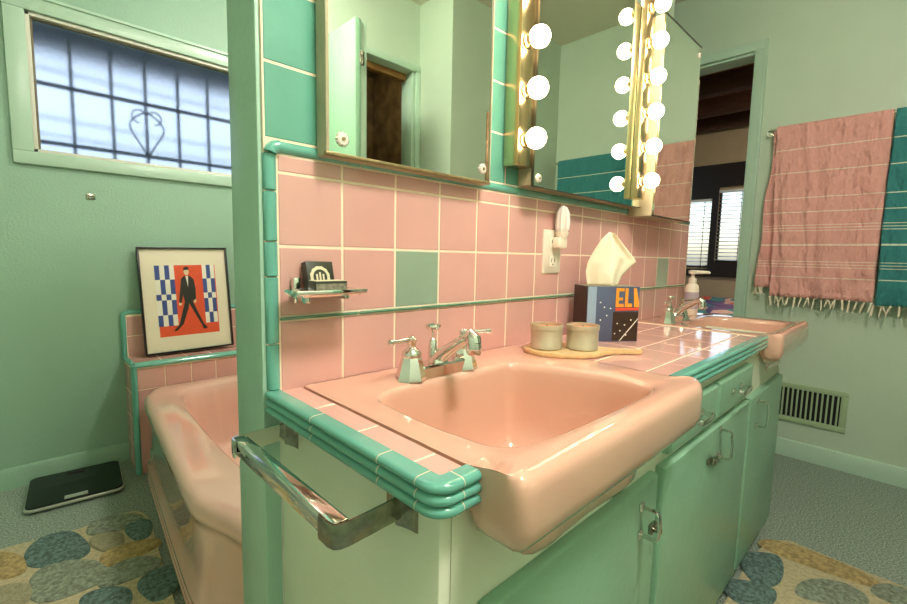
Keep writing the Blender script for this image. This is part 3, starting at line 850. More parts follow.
sink('basin_sink', 'pink porcelain basin with overhanging apron nearest the chrome towel bar', .0365, .6035, -.470, ZS, .055, [(.098, -.115), (.28, -.116), (.42, -.118), (.452, -.122), (.482, -.18), (.512, -.265), (.525, -.33), (.505, -.421), (.31, -.421), (.105, -.415), (.088, -.30), (.09, -.20)])
sink('basin_sink', 'far pink porcelain basin at the doorway end of the counter', 1.343, 1.83, -.452, ZS, .03, [(1.395, -.13), (1.58, -.132), (1.74, -.135), (1.775, -.26), (1.765, -.405), (1.58, -.405), (1.40, -.40), (1.385, -.26)])

# ------------------------------------------------------------------ faucets
def faucet(label, ox, oy, oz):
    root = thing('faucet', label, 'faucet', (ox, oy, oz))
    T = Vector((ox, oy, oz))
    b = MB()
    prof = rrect(-.066, .066, -.019, .019, .017, 5)
    rs = []
    for d, z in ((.0, 0), (0, .018), (.002, .0225), (.006, .024)): rs.append([(T.x+x*(1-d*8), T.y+y*(1-d*8), T.z+z) for x, y in prof])
    b.rings(rs, 'chrome'); b.build('base_plate', root)
    for s_ in (-1, 1):
        c = T+Vector((s_*.0675, 0, 0))
        b = MB()
        b.lathe([(.0295, 0), (.029, .004), (.0275, .008), (.0185, .040), (.017, .043)], c, 'chrome', n=8)
        b.lathe([(.0175, .042), (.0185, .046), (.017, .052), (.011, .057), (.0075, .060), (.0075, .066), (.0095, .070), (.0095, .074), (.005, .079), (.001, .081)], c, 'chrome', n=20)
        h = b.build('handle', root)
        b = MB()
        d = Vector((-1, -.12, .02)) if s_ < 0 else Vector((.75, -.66, .06))
        d.normalize(); p = c+Vector((0, 0, .0735))
        b.tube([p-d*.006, p+d*.012, p+d*.03, p+d*.045, p+d*.0465, p+d*.054, p+d*.056], 0, 'chrome', 12, [.005, .0052, .0042, .004, .0055, .0055, .002]); b.build('lever', h)
    b = MB()
    b.lathe([(.019, .02), (.018, .026), (.014, .032), (.001, .036)], T+Vector((0, 0, 0)), 'chrome')
    pts = [T+Vector((0, y, z)) for y, z in ((.002, .022), (-.008, .036), (-.03, .052), (-.055, .068), (-.074, .080), (-.084, .084), (-.090, .080), (-.092, .072))]
    b.tube(pts, 0, 'chrome', 14, [.016, .014, .0115, .0105, .0115, .013, .014, .0135])
    tip = T+Vector((0, -.092, .0)); b.lathe([(.0125, .074), (.014, .066), (.014, .056), (.0115, .052), (.001, .052)], tip, 'chrome')
    b.build('spout', root)
    b = MB(); b.lathe([(.0025, .02), (.0025, .078), (.007, .080), (.013, .085), (.0155, .089), (.0145, .093), (.001, .095)], T+Vector((0, .018, 0)), 'chrome', n=18); b.build('lift_rod', root)
    b = MB(); b.lathe([(.010, .022), (.009, .05), (.007, .062), (.004, .066)], T+Vector((0, .018, 0)), 'chrome', n=16); b.build('rod_collar', root)
faucet('chrome two lever faucet behind the near pink basin', .272, -.088, ZS)
faucet('small chrome two lever faucet behind the far pink basin', 1.46, -.095, ZS)

# ------------------------------------------------------------------ chrome towel bar on the cabinet side
tb = thing('towel_bar', 'square chrome towel bar fixed to the side of the vanity cabinet', 'towel bar', (-.05, -.18, .69))
zb = .6945; H = .0125
b = MB()
b.box(-.0895, -.070, -.328, -.045, zb-.011, zb+.011, 'chrome', .0015); b.build('bar', tb)
for far in (True, False):
    b = MB()
    if far:
        pts = [(-.004, -.034, zb), (-.03, -.037, zb), (-.07, -.040, zb), (-.086, -.0405, zb), (-.0905, -.043, zb), (-.0918, -.048, zb), (-.0918, -.056, zb)]
    else:
        pts = [(-.0915, -.305, zb), (-.0915, -.324, zb), (-.0895, -.3315, zb), (-.084, -.335, zb), (-.075, -.336, zb), (-.05, -.335, zb), (-.02, -.333, zb), (-.004, -.332, zb)]
    strap(b, pts, .027, .004, 'chrome' if far else 'worn_chrome', (0, 0, 1)); b.build('arm', tb)
    y = -.034 if far else -.328
    b = MB(); rs = []
    # concave flared wall plate
    for k in range(9):
        t = -1+2*k/8; yy = y+t*.028; xx_ = -.0005-.007*(1-abs(t))**1.6
        rs.append([(xx_, yy, zb-.024), (xx_-.002, yy, zb-.0225), (xx_-.002, yy, zb+.0225), (xx_, yy, zb+.024), (.0, yy, zb+.024), (.0, yy, zb-.024)])
    b.rings(rs, 'worn_chrome'); b.build('wall_plate', tb)

# ------------------------------------------------------------------ soap dish on the wall
sd = thing('soap_dish', 'small chrome soap dish on the pink wall tiles beside the partition edge', 'soap dish', (.06, -.04, .92))
b = MB()
zt = .915
def dishring(hx, hy, z, r=.012): return [(.058+x, -.042+y, z) for x, y in rrect(-hx, hx, -hy, hy, r, 5)]
b.rings([dishring(.058, .028, zt+.004), dishring(.060, .030, zt+.0), dishring(.056, .027, zt-.006), dishring(.050, .022, zt-.0065), dishring(.050, .022, zt-.002), dishring(.056, .026, zt+.004), dishring(.058, .028, zt+.004)], 'chrome', cap0=False, cap1=False)
b.box(.01, .106, -.063, -.021, zt-.006, zt-.003, 'chrome'); b.build('tray', sd)
b = MB(); b.box(-.004, .120, -.074, -.068, zt-.003, zt+.005, 'chrome', .002); b.build('front_rail', sd)
b = MB(); b.box(.022, .030, -.05, -.0005, zt-.018, zt-.006, 'chrome', .002); b.box(.019, .031, -.014, -.0005, zt-.02, zt+.022, 'chrome', .002); b.build('bracket', sd)
b = MB(); b.box(.09, .1, -.05, -.0005, zt-.014, zt-.006, 'chrome', .002)
b.build('bracket', sd)
sb = thing('soap_box', 'dark soap box with a round pale emblem leaning upright in the soap dish', 'soap box', (.055, -.02, zt))
Mb = Matrix.Translation((.028, -.020, zt-.002)) @ Matrix.Rotation(math.radians(-14), 4, 'X') @ Matrix.Rotation(math.radians(4), 4, 'Z')
b = MB(); b.box(.008, .058, -.012, .004, 0, .050, 'soap_dark', .001, Mb); b.build('carton', sb)
b = MB()
R = [Mb @ Vector((.031+.018*math.cos(t*PI/12)*(1+.06*(t % 2)), -.0125, .023+.018*math.sin(t*PI/12)*(1+.06*(t % 2)))) for t in range(24)]
b.poly(R, 'emblem')
R = [Mb @ Vector((.031+.013*math.cos(t*PI/12), -.0129, .023+.013*math.sin(t*PI/12))) for t in range(24)]; b.poly(R, 'soap_dark')
for k in range(3):
    p = [(.023+k*.006, .016), (.0265+k*.006, .016), (.0265+k*.006, .031-abs(k-1)*.003), (.023+k*.006, .031-abs(k-1)*.003)]
    b.poly([Mb @ Vector((u, -.0133, v)) for u, v in p], 'emblem')
b.build('emblem', sb)
b = MB(); Mc = Matrix.Translation((.032, -.062, zt-.002)) @ Matrix.Rotation(math.radians(-4), 4, 'Z')
b.box(0, .054, 0, .030, 0, .020, 'soap_dark', .001, Mc); b.box(.001, .053, -.0006, .0, .002, .016, 'soap_grey', 0, Mc); b.box(.001, .053, .001, .029, .0201, .0206, 'emblem', 0, Mc)
tag(b.build('match_box', loc=(.055, -.05, zt)), 'small grey printed box lying in front of the dark soap box', 'box')

# ------------------------------------------------------------------ outlet and night light
ol = thing('wall_outlet', 'ivory electrical outlet plate on the pink tiles above the near basin', 'outlet', (.768, -.002, .99))
b = MB(); rs = []
for d, y in ((0, 0), (0, -.003), (.003, -.0055)): rs.append([(x, y, z) for x, z in rrect(.727+d, .811-d, .934+d, 1.054-d, .004, 3)])
b.rings(rs, 'white_plastic'); b.build('cover_plate', ol)
for z in (.968, 1.02):
    b = MB(); b.box(.751, .787, -.0075, -.0054, z-.017, z+.017, 'white_plastic', .002)
    s_ = b.build('socket', ol); b = MB()
    for x in (.762, .776): b.box(x-.0012, x+.0012, -.0079, -.0074, z-.003, z+.007, 'dark_slot')
    b.lathe([(.0025, 0), (.0025, -.0006)], (.769, -.0074, z-.009), 'dark_slot', 'y', 10); b.build('slots', s_)
nl = thing('night_light', 'plug in night light with a faceted clear shade in the wall outlet', 'night light', (.779, -.02, 1.03))
b = MB(); b.box(.760, .798, -.034, -.008, 1.004, 1.034, 'white_plastic', .005); b.lathe([(.013, 0), (.017, .012), (.018, .018)], (.779, -.026, 1.030), 'white_plastic', n=16); b.build('plug_base', nl)
b = MB(); rs = []
for r_, h_ in ((.012, 0), (.0165, .010), (.0175, .03), (.0155, .052), (.010, .067), (.002, .073)):
    rs.append([(.779+r_*(1+.16*(i % 2))*math.cos(2*PI*i/20), -.027+r_*(1+.16*(i % 2))*math.sin(2*PI*i/20), 1.047+h_) for i in range(20)])
b.rings(rs, 'crystal'); b.build('shade', nl, sharp=10)

# ------------------------------------------------------------------ tins on the paddle board
bd = thing('paddle_board', 'round wooden paddle board with a handle lying under the two tins', 'board', (.64, -.14, ZC))
b = MB()
ctr = Vector((.634, -.139)); hd = Vector((.71, -.70)).normalized(); pr = Vector((-hd.y, hd.x))
out = []
for k in range(40):
    a = math.radians(24)+(2*PI-math.radians(48))*k/39
    d = hd*math.cos(a)*.098+pr*math.sin(a)*.072; out.append(ctr+d)
tipc = ctr+hd*.180
out += [ctr+hd*.115-pr*.016, ctr+hd*.135-pr*.0095, tipc-pr*.0085, tipc+hd*.007-pr*.004, tipc+hd*.007+pr*.004, tipc+pr*.0085, ctr+hd*.135+pr*.0095, ctr+hd*.115+pr*.016]
rs = []
for k, z in ((.985, ZC+.002), (1, ZC+.0045), (1, ZC+.010), (.985, ZC+.0125)):
    rs.append([(ctr.x+(p.x-ctr.x)*k, ctr.y+(p.y-ctr.y)*k, z) for p in out])
b.rings(rs, 'wood'); b.build('board', bd)
for i, (x, y, lb) in enumerate(((.597, -.112, 'round tin candle on the wooden board, nearer the faucet'), (.658, -.172, 'round tin candle on the wooden board, beside the tissue box'))):
    r = thing('tin_candle', lb, 'candle', (x, y, ZC+.0126), 'tin candles on the wooden board')
    z0 = ZC+.0127
    b = MB(); R = .0375; Hh = .058
    b.lathe([(R-.002, 0), (R, .002), (R, .010), (R-.0006, .011), (R-.0006, Hh-.012), (R+.0008, Hh-.011), (R+.0012, Hh-.003), (R+.0006, Hh), (R-.002, Hh), (R-.0025, Hh-.008)], (x, y, z0), 'tin', n=40, cap=False); b.build('tin', r)
    b = MB(); b.lathe([(.001, .0005), (R-.0026, .0005), (R-.0026, Hh-.008), (.006, Hh-.0075), (.001, Hh-.0075)], (x, y, z0), 'wax', n=32); b.tube([(x, y, z0+Hh-.008), (x+.001, y, z0+Hh-.001)], .0009, 'black', 6); b.build('wax', r)

# ------------------------------------------------------------------ tissue box
tx = thing('tissue_box', 'printed tissue box with orange letters standing behind the tin candles', 'tissue box', (.87, -.12, ZC))
a0 = Vector((.806, -.098)); u_ = (Vector((.93, -.187))-a0).normalized(); v_ = Vector((-u_.y, u_.x)); LW, LD, LH = .152, .088, .152
Mt = Matrix(((u_.x, v_.x, 0, a0.x), (u_.y, v_.y, 0, a0.y), (0, 0, 1, ZC+.0005), (0, 0, 0, 1)))
b = MB(); b.box(0, LW, 0, LD, 0, LH, 'box_blue', .0008, Mt); b.build('carton', tx)
b = MB()
def bq(u0, z0, u1, z1, m, d): b.poly([Mt @ Vector(q) for q in ((u0, -d, z0), (u1, -d, z0), (u1, -d, z1), (u0, -d, z1))], m)
bq(.001, .001, .026, LH-.001, 'box_light', .0003)
bq(.076, .002, LW-.001, .082, 'box_dark', .0003)
b.poly([Mt @ Vector(q) for q in ((-.0003, .001, .001), (-.0003, LD-.001, .001), (-.0003, LD-.001, LH-.001), (-.0003, .001, LH-.001))], 'box_dark')
for (u, z) in ((.038, .108), (.05, .095), (.068, .092), (.04, .06), (.058, .072), (.09, .05), (.112, .046), (.099, .030), (.117, .018), (.084, .022), (.13, .06)):
    b.poly([Mt @ Vector((u+.0022*math.cos(t*PI/4), -.0007, z+.0022*math.sin(t*PI/4))) for t in range(8)], 'star')
b.poly([Mt @ Vector(q) for q in ((.098, -.0007, .002), (.1005, -.0007, .002), (LW-.001, -.0007, .062), (LW-.001, -.0007, .066))], 'star')
b.build('printed_artwork', tx)
b = MB()
def lp(pts, m='box_orange'): b.poly([Mt @ Vector((u, -.0010, z)) for u, z in pts], m)
zb_, zt_ = .096, .148; u0 = .082
lp([(u0, zb_), (u0+.024, zb_), (u0+.024, zb_+.009), (u0+.009, zb_+.009), (u0+.009, zb_+.018), (u0+.021, zb_+.018), (u0+.021, zb_+.026), (u0+.009, zb_+.026), (u0+.009, zt_-.009), (u0+.024, zt_-.009), (u0+.024, zt_), (u0, zt_)])
u0 = .109
lp([(u0, zb_), (u0+.021, zb_), (u0+.021, zb_+.010), (u0+.009, zb_+.010), (u0+.009, zt_), (u0, zt_)])
u0 = .133
lp([(u0+.004, zb_), (LW-.001, zb_), (LW-.001, zb_+.012), (u0+.009, zt_), (u0, zt_)])
b.build('letters', tx)
b = MB()
lp([(.082, .085), (LW-.001, .087), (LW-.001, .095), (.082, .094)], 'box_red'); b.build('red_banner', tx)
b = MB(); b.box(.002, LW-.002, .002, LD-.002, LH, LH+.0006, 'soap_grey', 0, Mt); b.build('top_panel', tx)
# the tissue: a folded cloth fin
b = MB()
outl = [(355, 272), (352, 215), (375, 150), (410, 90), (440, 45), (465, 35), (490, 50), (535, 103), (578, 155), (540, 203), (490, 268)]
def fin(s_, t):
    # left edge curve and right edge curve in metres above the box
    L_ = [(.020, 0), (.016, .03), (.020, .052), (.032, .078), (.046, .103), (.062, .118)]
    R_ = [(.092, 0), (.104, .022), (.122, .040), (.137, .055), (.108, .083), (.076, .116)]
    k = t*(len(L_)-1); i = min(int(k), len(L_)-2); f = k-i
    l = (L_[i][0]*(1-f)+L_[i+1][0]*f, L_[i][1]*(1-f)+L_[i+1][1]*f); r = (R_[i][0]*(1-f)+R_[i+1][0]*f, R_[i][1]*(1-f)+R_[i+1][1]*f)
    return l[0]*(1-s_)+r[0]*s_, l[1]*(1-s_)+r[1]*s_
NS, NTt = 26, 24
for side in (0, 1):
    G = []
    for j in range(NTt+1):
        row = []
        for i in range(NS+1):
            s_, t = i/NS, j/NTt
            u, z = fin(s_, t)
            edge = math.sin(PI*s_)
            v = LD/2+.010*math.sin(s_*6+t*4+.5)*(1-.3*t)+(.012*edge*(1-.6*t))*(1 if side else -1)+.0025*math.sin(s_*17+t*3)+.004*abs(math.sin(s_*3.3+2.2*t))*(-1 if not side else 0)
            row.append(b.bm.verts.new(Mt @ Vector((u*1.22-.004, v, LH+z*1.26))))
        G.append(row)
    for j in range(NTt):
        for i in range(NS): b.face([G[j][i], G[j][i+1], G[j+1][i+1], G[j+1][i]], 'tissue')
o = b.build('tissue', tx, sharp=80)
md = o.modifiers.new('thickness', 'SOLIDIFY'); md.thickness = .0008

# ------------------------------------------------------------------ soap dispenser by the far basin
sp = thing('soap_dispenser', 'tall clear pump soap dispenser standing behind the far basin', 'soap dispenser', (1.735, -.06, ZS))
c = (1.735, -.06, ZS+.0005)
b = MB(); b.lathe([(.024, 0), (.027, .004), (.027, .105), (.024, .122), (.014, .132), (.013, .136)], c, 'white_plastic', n=24); b.build('bottle', sp)
b = MB(); b.lathe([(.0274, .025), (.0274, .095)], c, 'label', n=24, cap=False); b.build('label_band', sp)
b = MB(); b.lathe([(.0155, .134), (.0155, .152), (.007, .155), (.006, .170), (.017, .172), (.018, .184), (.004, .187)], c, 'white_plastic', n=20)
d = Vector((.6, -.8, 0)); p = Vector(c)+Vector((0, 0, .178)); b.tube([p, p+d*.03, p+d*.06, p+d*.064+Vector((0, 0, -.004))], 0, 'white_plastic', 10, [.009, .008, .006, .0055]); b.build('pump', sp)

# ------------------------------------------------------------------ mirrors and medicine cabinets
def rosette(parent, x, y, z, r=.014):
    b = MB(); n = 24; rs = []
    for (k, d) in ((1.0, 0), (1.0, .002), (.8, .0045), (.35, .005)):
        rs.append([(x+r*k*(1+.08*math.cos(i*PI))*math.cos(2*PI*i/n), y-d, z+r*k*(1+.08*math.cos(i*PI))*math.sin(2*PI*i/n)) for i in range(n)])
    b.rings(rs, 'rosette'); b.lathe([(.0035, 0), (.003, -.002), (.001, -.0025)], (x, y-.005, z), 'gold_edge', 'y', 10)
    b.build('rosette', parent, sharp=20)
def prism(b, pts, y0, y1, m):
    b.rings([[(x, y0, z) for x, z in pts], [(x, y1, z) for x, z in pts]], m, smooth=False)
m1 = thing('medicine_cabinet', 'left mirrored medicine cabinet with worn silvering above the near basin', 'medicine cabinet', (.26, 0, 1.14))
X0, X1, Z0, Z1 = .0675, .468, 1.137, 1.76; YD = -.030
b = MB(); b.box(X0, X1, YD+.006, -.001, Z0, Z1, 'cream_metal', .001); b.build('cabinet_box', m1)
b = MB()
for q in ((X0, X1, Z0, Z0+.006), (X0, X1, Z1-.006, Z1), (X0, X0+.006, Z0+.006, Z1-.006), (X1-.004, X1, Z0+.006, Z1-.006)): b.box(q[0], q[1], YD-.0035, YD+.006, q[2], q[3], 'gold_edge' if q[3]-q[2] < .1 else 'cream_metal', .001)
b.build('door_frame', m1)
b = MB(); b.box(X0+.006, X1-.004, YD-.001, YD+.0055, Z0+.006, Z1-.006, 'mirror'); b.build('mirror_door', m1)
b = MB(); b.box(.4535, .4605, YD-.0018, YD-.001, Z0+.008, Z0+.155, 'desilver', 0); b.build('worn_strip', m1)
rosette(m1, .098, YD-.001, 1.166, .012); rosette(m1, .443, YD-.001, 1.168, .011)
m2 = thing('wall_mirror', 'wide frameless mirror between the two gold light bars', 'mirror', (.9, 0, 1.15))
b = MB(); b.box(.608, 1.20, -.044, -.001, 1.1535, 1.75, 'cream_metal'); b.build('backing', m2)
b = MB(); b.box(.606, 1.205, -.050, -.0445, 1.1505, 1.757, 'mirror'); b.build('mirror_glass', m2)
b = MB(); b.box(.604, 1.206, -.0515, -.0440, 1.1485, 1.1504, 'mirror_edge'); b.box(.6042, .6059, -.0515, -.044, 1.1485, 1.757, 'mirror_edge'); b.build('edge_channel', m2)
rosette(m2, .625, -.050, 1.170, .010)
m3 = thing('medicine_cabinet', 'right mirrored medicine cabinet reflecting the pink towel near the doorway', 'medicine cabinet', (1.45, 0, 1.13))
YD3 = -.088
X0, X1 = 1.222, 1.558; Z0 = 1.124
pts = [(X0, Z0), (X1, Z0), (X1, 1.757), (X0, 1.757)]
b = MB(); prism(b, pts, -.001, YD3+.005, 'cream_metal'); b.build('cabinet_box', m3)
b = MB(); prism(b, [(x+(.003 if x == X0 else -.0), z+(.003 if z == Z0 else 0)) for x, z in pts], YD3+.0049, YD3, 'mirror'); b.build('mirror_door', m3)
b = MB(); prism(b, [(X0, Z0-.002), (X1+.002, Z0-.002), (X1+.002, Z0+.002), (X0, Z0+.002)], YD3+.005, YD3-.001, 'mirror_edge'); b.build('edge_channel', m3); b = MB()
prism(b, [(X0, 1.757), (X0, 1.762), (X1+.002, 1.762), (X1+.002, 1.757)], YD3+.005, YD3-.001, 'mirror_edge'); b.build('edge_channel', m3)
rosette(m3, X1-.016, YD3, 1.728, .008)

# ------------------------------------------------------------------ light bars
def light_bar(label, x0, x1, yb, yf, xb, z0, zb0, dz, n=6):
    root = thing('vanity_light', label, 'light bar', ((x0+x1)/2, yb, z0))
    Z1 = zb0+dz*(n-1)+.040
    b = MB(); b.box(x0, x1, yf, yb, z0, Z1, 'brass', .0025); b.build('housing', root)
    first = None
    for k in range(n):
        z = zb0+dz*k
        if first is None:
            b = MB(); b.lathe([(.017, 0), (.017, -.004), (.0135, -.006), (.0125, -.017), (.001, -.018)], (xb, yf, z), 'brass', 'y', 16)
            s1 = b.build('socket', root)
            b = MB(); b.lathe([(.001, .0)]+[(.024*math.sin(t), -.024*(1-math.cos(t))) for t in [PI*j/14 for j in range(4, 14)]]+[(.001, -.048)], (xb, yf-.010, z), 'bulb', 'y', 20, cap=True)
            s2 = b.build('bulb', root)
            first = (s1, s2, z)
        else:
            for q in first[:2]:
                c = q.copy(); COL.objects.link(c); c.parent = root; c.matrix_parent_inverse = q.matrix_parent_inverse.copy(); c.location = q.location+Vector((0, 0, z-first[2]))
light_bar('gold vanity light bar with round bulbs left of the wide mirror', .547, .604, -.002, -.046, .5695, 1.192, 1.2495, .1105)
light_bar('gold vanity light bar with round bulbs right of the wide mirror', 1.128, 1.188, -.0505, -.072, 1.150, 1.173, 1.226, .105)

# ------------------------------------------------------------------ vent on the right wall
vt = thing('air_vent', 'mint painted air vent low on the wall under the pink towel', 'vent', (XR, -.37, .28))
y0, y1, z0, z1 = -.543, -.20, .181, .378
b = MB()
fw_ = .026
for q in ((y0, y1, z0, z0+fw_), (y0, y1, z1-fw_, z1), (y0, y0+fw_, z0+fw_, z1-fw_), (y1-fw_, y1, z0+fw_, z1-fw_)): b.box(XR-.010, XR-.001, q[0], q[1], q[2], q[3], 'vent', .0025)
b.build('frame', vt)
b = MB(); b.box(XR-.0025, XR-.001, y0+fw_, y1-fw_, z0+fw_, z1-fw_, 'vent_black'); b.build('duct_opening', vt)
b = MB()
n = 15
for k in range(n):
    y = y0+fw_+(y1-y0-2*fw_)*(k+.5)/n
    b.box(XR-.009, XR-.003, y-.0035, y+.0035, z0+fw_, z1-fw_, 'vent')
b.build('louvres', vt)

# ------------------------------------------------------------------ towels
rl = thing('towel_rail', 'thin rail on the right wall carrying the two towels', 'towel rail', (2.41, -.6, 1.62))
b = MB(); b.tube([(2.412, -.14, 1.622), (2.412, -1.19, 1.622)], .008, 'chrome', 12); b.build('rod', rl)
for y in (-.145, -1.185):
    b = MB(); b.tube([(2.412, y, 1.622), (XR-.004, y, 1.622)], .008, 'chrome', 10); b.lathe([(.02, -.006), (.02, 0)], (XR-.001, y, 1.622), 'chrome', 'x', 16); b.build('wall_mount', rl)
def towel(name, label, ya, yb, zfront, zback, mt, backshift, seed, sh=-.045):
    root = thing(name, label, 'towel', (2.41, (ya+yb)/2, 1.2))
    NY = 70; zt = 1.636; xr = 2.412; r = .0135
    def sheet(b, prof, sh, amp):
        G = []
        for (x, z, wv) in prof:
            row = []
            for i in range(NY+1):
                t = i/NY; y = ya+(yb-ya)*t
                hang = max(0, (zt-z))
                dx = amp*wv*(.012*math.sin(9*t+seed)*min(1, hang*2)+.006*math.sin(23*t+seed*2+z*2)*min(1, hang*3)+.004*noise.noise(Vector((t*6, z*6, seed))))
                yy = y+sh*hang*(1-t)+.006*math.sin(z*7+seed)*min(1, hang)*(1-t)
                row.append(b.bm.verts.new((x-abs(dx)*1.0 if x < xr else min(x+abs(dx)*.4, XR-.012), yy, z)))
            G.append(row)
        for a, c in zip(G, G[1:]):
            for i in range(NY): b.face([a[i], a[i+1], c[i+1], c[i]], mt)
    prof = []
    for k in range(41): prof.append((xr-r-.004*(1-k/40), zfront+(1.622-zfront)*k/40, 1))
    for k in range(1, 8):
        a = PI-PI*k/8; prof.append((xr+r*math.cos(a), 1.622+r*math.sin(a), 0))
    for k in range(37): prof.append((xr+r, 1.622-(1.622-zback)*k/36, .8))
    b = MB(); sheet(b, prof, sh, 1); o = b.build('cloth', root, sharp=80)
    md = o.modifiers.new('thickness', 'SOLIDIFY'); md.thickness = .0022; md.offset = 0
    # inner folded layer peeking out at the free edge
    if backshift:
        b = MB()
        G = []
        for k in range(41):
            z = zback+.012+(1.61-zback)*k/40; row = []
            hang = 1.62-z
            for i in range(13):
                t = i/12
                y = ya+backshift*(.25+.75*min(1, hang*1.6))*(1-t)-.06*t+.006*math.sin(z*16)*(1-t)-.045*hang*t*0
                x = xr+.002+.012*math.sin(t*7+z*5)*min(1, hang*2)
                row.append(b.bm.verts.new((x-.006, y, z)))
            G.append(row)
        for a, c in zip(G, G[1:]):
            for i in range(12): b.face([a[i], a[i+1], c[i+1], c[i]], mt)
        o = b.build('inner_fold', root, sharp=80)
        md = o.modifiers.new('thickness', 'SOLIDIFY'); md.thickness = .0022; md.offset = 0
    b = MB(); rnd = random.Random(seed)
    n = int(abs(yb-ya)/.026)
    for k in range(n+1):
        t = k/n; hang = zt-zfront; y = ya+(yb-ya)*t+sh*hang*(1-t)
        x = xr-r-.008
        for s_ in range(2):
            dy = rnd.uniform(-.016, .016); L = rnd.uniform(.034, .054)
            pts = [(x, y+dy*.1, zfront+.002), (x-.004, y+dy*.4, zfront-L*.35), (x-.001, y+dy*.8, zfront-L*.7), (x-.005, y+dy, zfront-L)]
            b.tube(pts, 0, 'fringe', 6, [.0022, .0034, .0026, .0018])
        b.sphere((x-.003, y+.001, zfront-.006), .0042, 'fringe', 8, 6)
    b.build('fringe', root)
    if backshift:
        b = MB()
        for k in range(6):
            y = ya+backshift*(1-k/6*1.2); pts = [(xr-.004, y, zback+.014), (xr-.006, y+rnd.uniform(-.01, .012), zback-.012), (xr-.004, y+rnd.uniform(-.012, .02), zback-.026)]
            b.tube(pts, 0, 'fringe', 6, [.0024, .0034, .0018])
        b.build('fringe', root)
towel('pink_towel', 'pink striped cotton towel with knotted fringe hanging on the right wall', -.175, -.588, .812, .840, 'towel_pink', .030, 3)
towel('teal_towel', 'teal striped cotton towel with knotted fringe beside the pink towel', -.594, -1.16, .800, .83, 'towel_teal', 0, 5, 0)

# ------------------------------------------------------------------ bedroom beyond the doorway
BX = 5.4
b = MB()
WW = [(.965, 1.36, .90, 1.68), (.60, .905, .965, 1.765), (-.4, .0, .965, 1.79)]
segs = [(-3.2, -.4), (.0, .60), (.905, .965), (1.36, 3.2)]
for y0, y1 in segs: b.box(BX, BX+.1, y0, y1, 0, 3.0, 'bedroom_wall')
for y0, y1, z0, z1 in WW: b.box(BX, BX+.1, y0, y1, 0, z0, 'bedroom_wall'); b.box(BX, BX+.1, y0, y1, z1, 3.0, 'bedroom_wall')
struct(b.build('wall_bedroom'), 'tan bedroom wall with dark framed windows beyond the doorway', 'wall')
b = MB(); b.box(XR+.12, 6.0, 3.1, 3.2, 0, 3.0, 'bedroom_wall'); b.box(XR+.12, 6.0, -3.2, -3.1, 0, 3.0, 'bedroom_wall'); struct(b.build('wall_bedroom_side'), 'tan side walls of the bedroom', 'wall')
b = MB(); b.box(XR+.12, 6.0, -3.2, 3.2, 2.56, 2.62, 'plank'); struct(b.build('ceiling_bedroom'), 'brown planked bedroom ceiling', 'ceiling')
for i, x in enumerate((2.95, 3.45, 4.05, 4.65, 5.22)):
    b = MB(); b.box(x, x+.10, -3.1, 3.1, 2.40, 2.56, 'dark_wood', .006)
    o = b.build('ceiling_beam', loc=(x+.05, 0, 2.48)); o['kind'] = 'structure'
b = MB(); b.box(BX-.03, BX-.0, -.6, 1.5, 1.80, 2.05, 'window_dark'); b.box(BX-.03, BX, -.6, 1.5, .80, .885, 'window_dark'); b.box(BX-.03, BX, .905, .965, .885, 1.8, 'window_dark'); b.box(BX-.03, BX, .0, .60, .885, 1.8, 'window_dark'); b.box(BX-.03, BX, 1.36, 1.6, .885, 1.8, 'window_dark')
b.box(BX-.029, BX, .60, .905, .885, .965, 'window_dark'); b.box(BX-.029, BX, .965, 1.36, 1.68, 1.8, 'window_dark')
struct(b.build('trim_6'), 'dark timber surround of the bedroom windows', 'trim')
for i, (y0, y1, z0, z1) in enumerate(WW[:2]):
    w = sroot('window_%d' % (i+2), (BX, (y0+y1)/2, z0), ('bedroom window half hidden by the right medicine cabinet', 'bedroom window beside the green door casing')[i], 'window')
    b = MB()
    for q in ((y0, y1, z0, z0+.02), (y0, y1, z1-.02, z1), (y0, y0+.02, z0, z1), (y1-.02, y1, z0, z1)): b.box(BX+.02, BX+.05, q[0], q[1], q[2], q[3], 'window_dark')
    b.build('sash', w)
    bl = thing('venetian_blind', ('white venetian blind in the bedroom window half hidden by the mirror cabinet', 'white venetian blind in the bedroom window beside the door casing')[i], 'blind', (BX, (y0+y1)/2, z1))
    b = MB(); z = z0+.02
    while z < z1-.01:
        b.poly([(BX-.008, y0+.005, z), (BX+.014, y0+.005, z+.009), (BX+.014, y1-.005, z+.009), (BX-.008, y1-.005, z)], 'slat'); z += .042
    o = b.build('slats', bl); md = o.modifiers.new('thickness', 'SOLIDIFY'); md.thickness = .002
    b = MB(); yc = y0+.08; b.tube([(BX-.012, yc, z0-.05), (BX-.012, yc, z1)], .004, 'window_dark', 6); b.build('wand', bl)
    b = MB(); b.box(BX-.02, BX+.015, y0, y1, z1-.03, z1, 'slat', .003); b.build('head_rail', bl)
bd_ = thing('bed', 'bed with a red and blue patterned quilt beyond the doorway', 'bed', (4.3, .9, 0))
b = MB(); b.box(3.3, 5.2, .0, 2.0, .12, .36, 'bedroom_wall', .03); b.build('mattress', bd_)
b = MB()
G = []
for j in range(31):
    row = []
    for i in range(41):
        x = 3.26+(5.22-3.26)*i/40; y = -.04+2.08*j/30
        e = min(i, 40-i, j, 30-j)
        z = .42+.05*noise.noise(Vector((x*4, y*4, 1)))-(.16 if e == 0 else (.03 if e == 1 else 0))
        row.append(b.bm.verts.new((x, y, z+.14)))
    G.append(row)
for j in range(30):
    for i in range(40): b.face([G[j][i], G[j][i+1], G[j+1][i+1], G[j+1][i]], 'quilt')
o = b.build('quilt', bd_, sharp=80); md = o.modifiers.new('thickness', 'SOLIDIFY'); md.thickness = .2; md.offset = -1
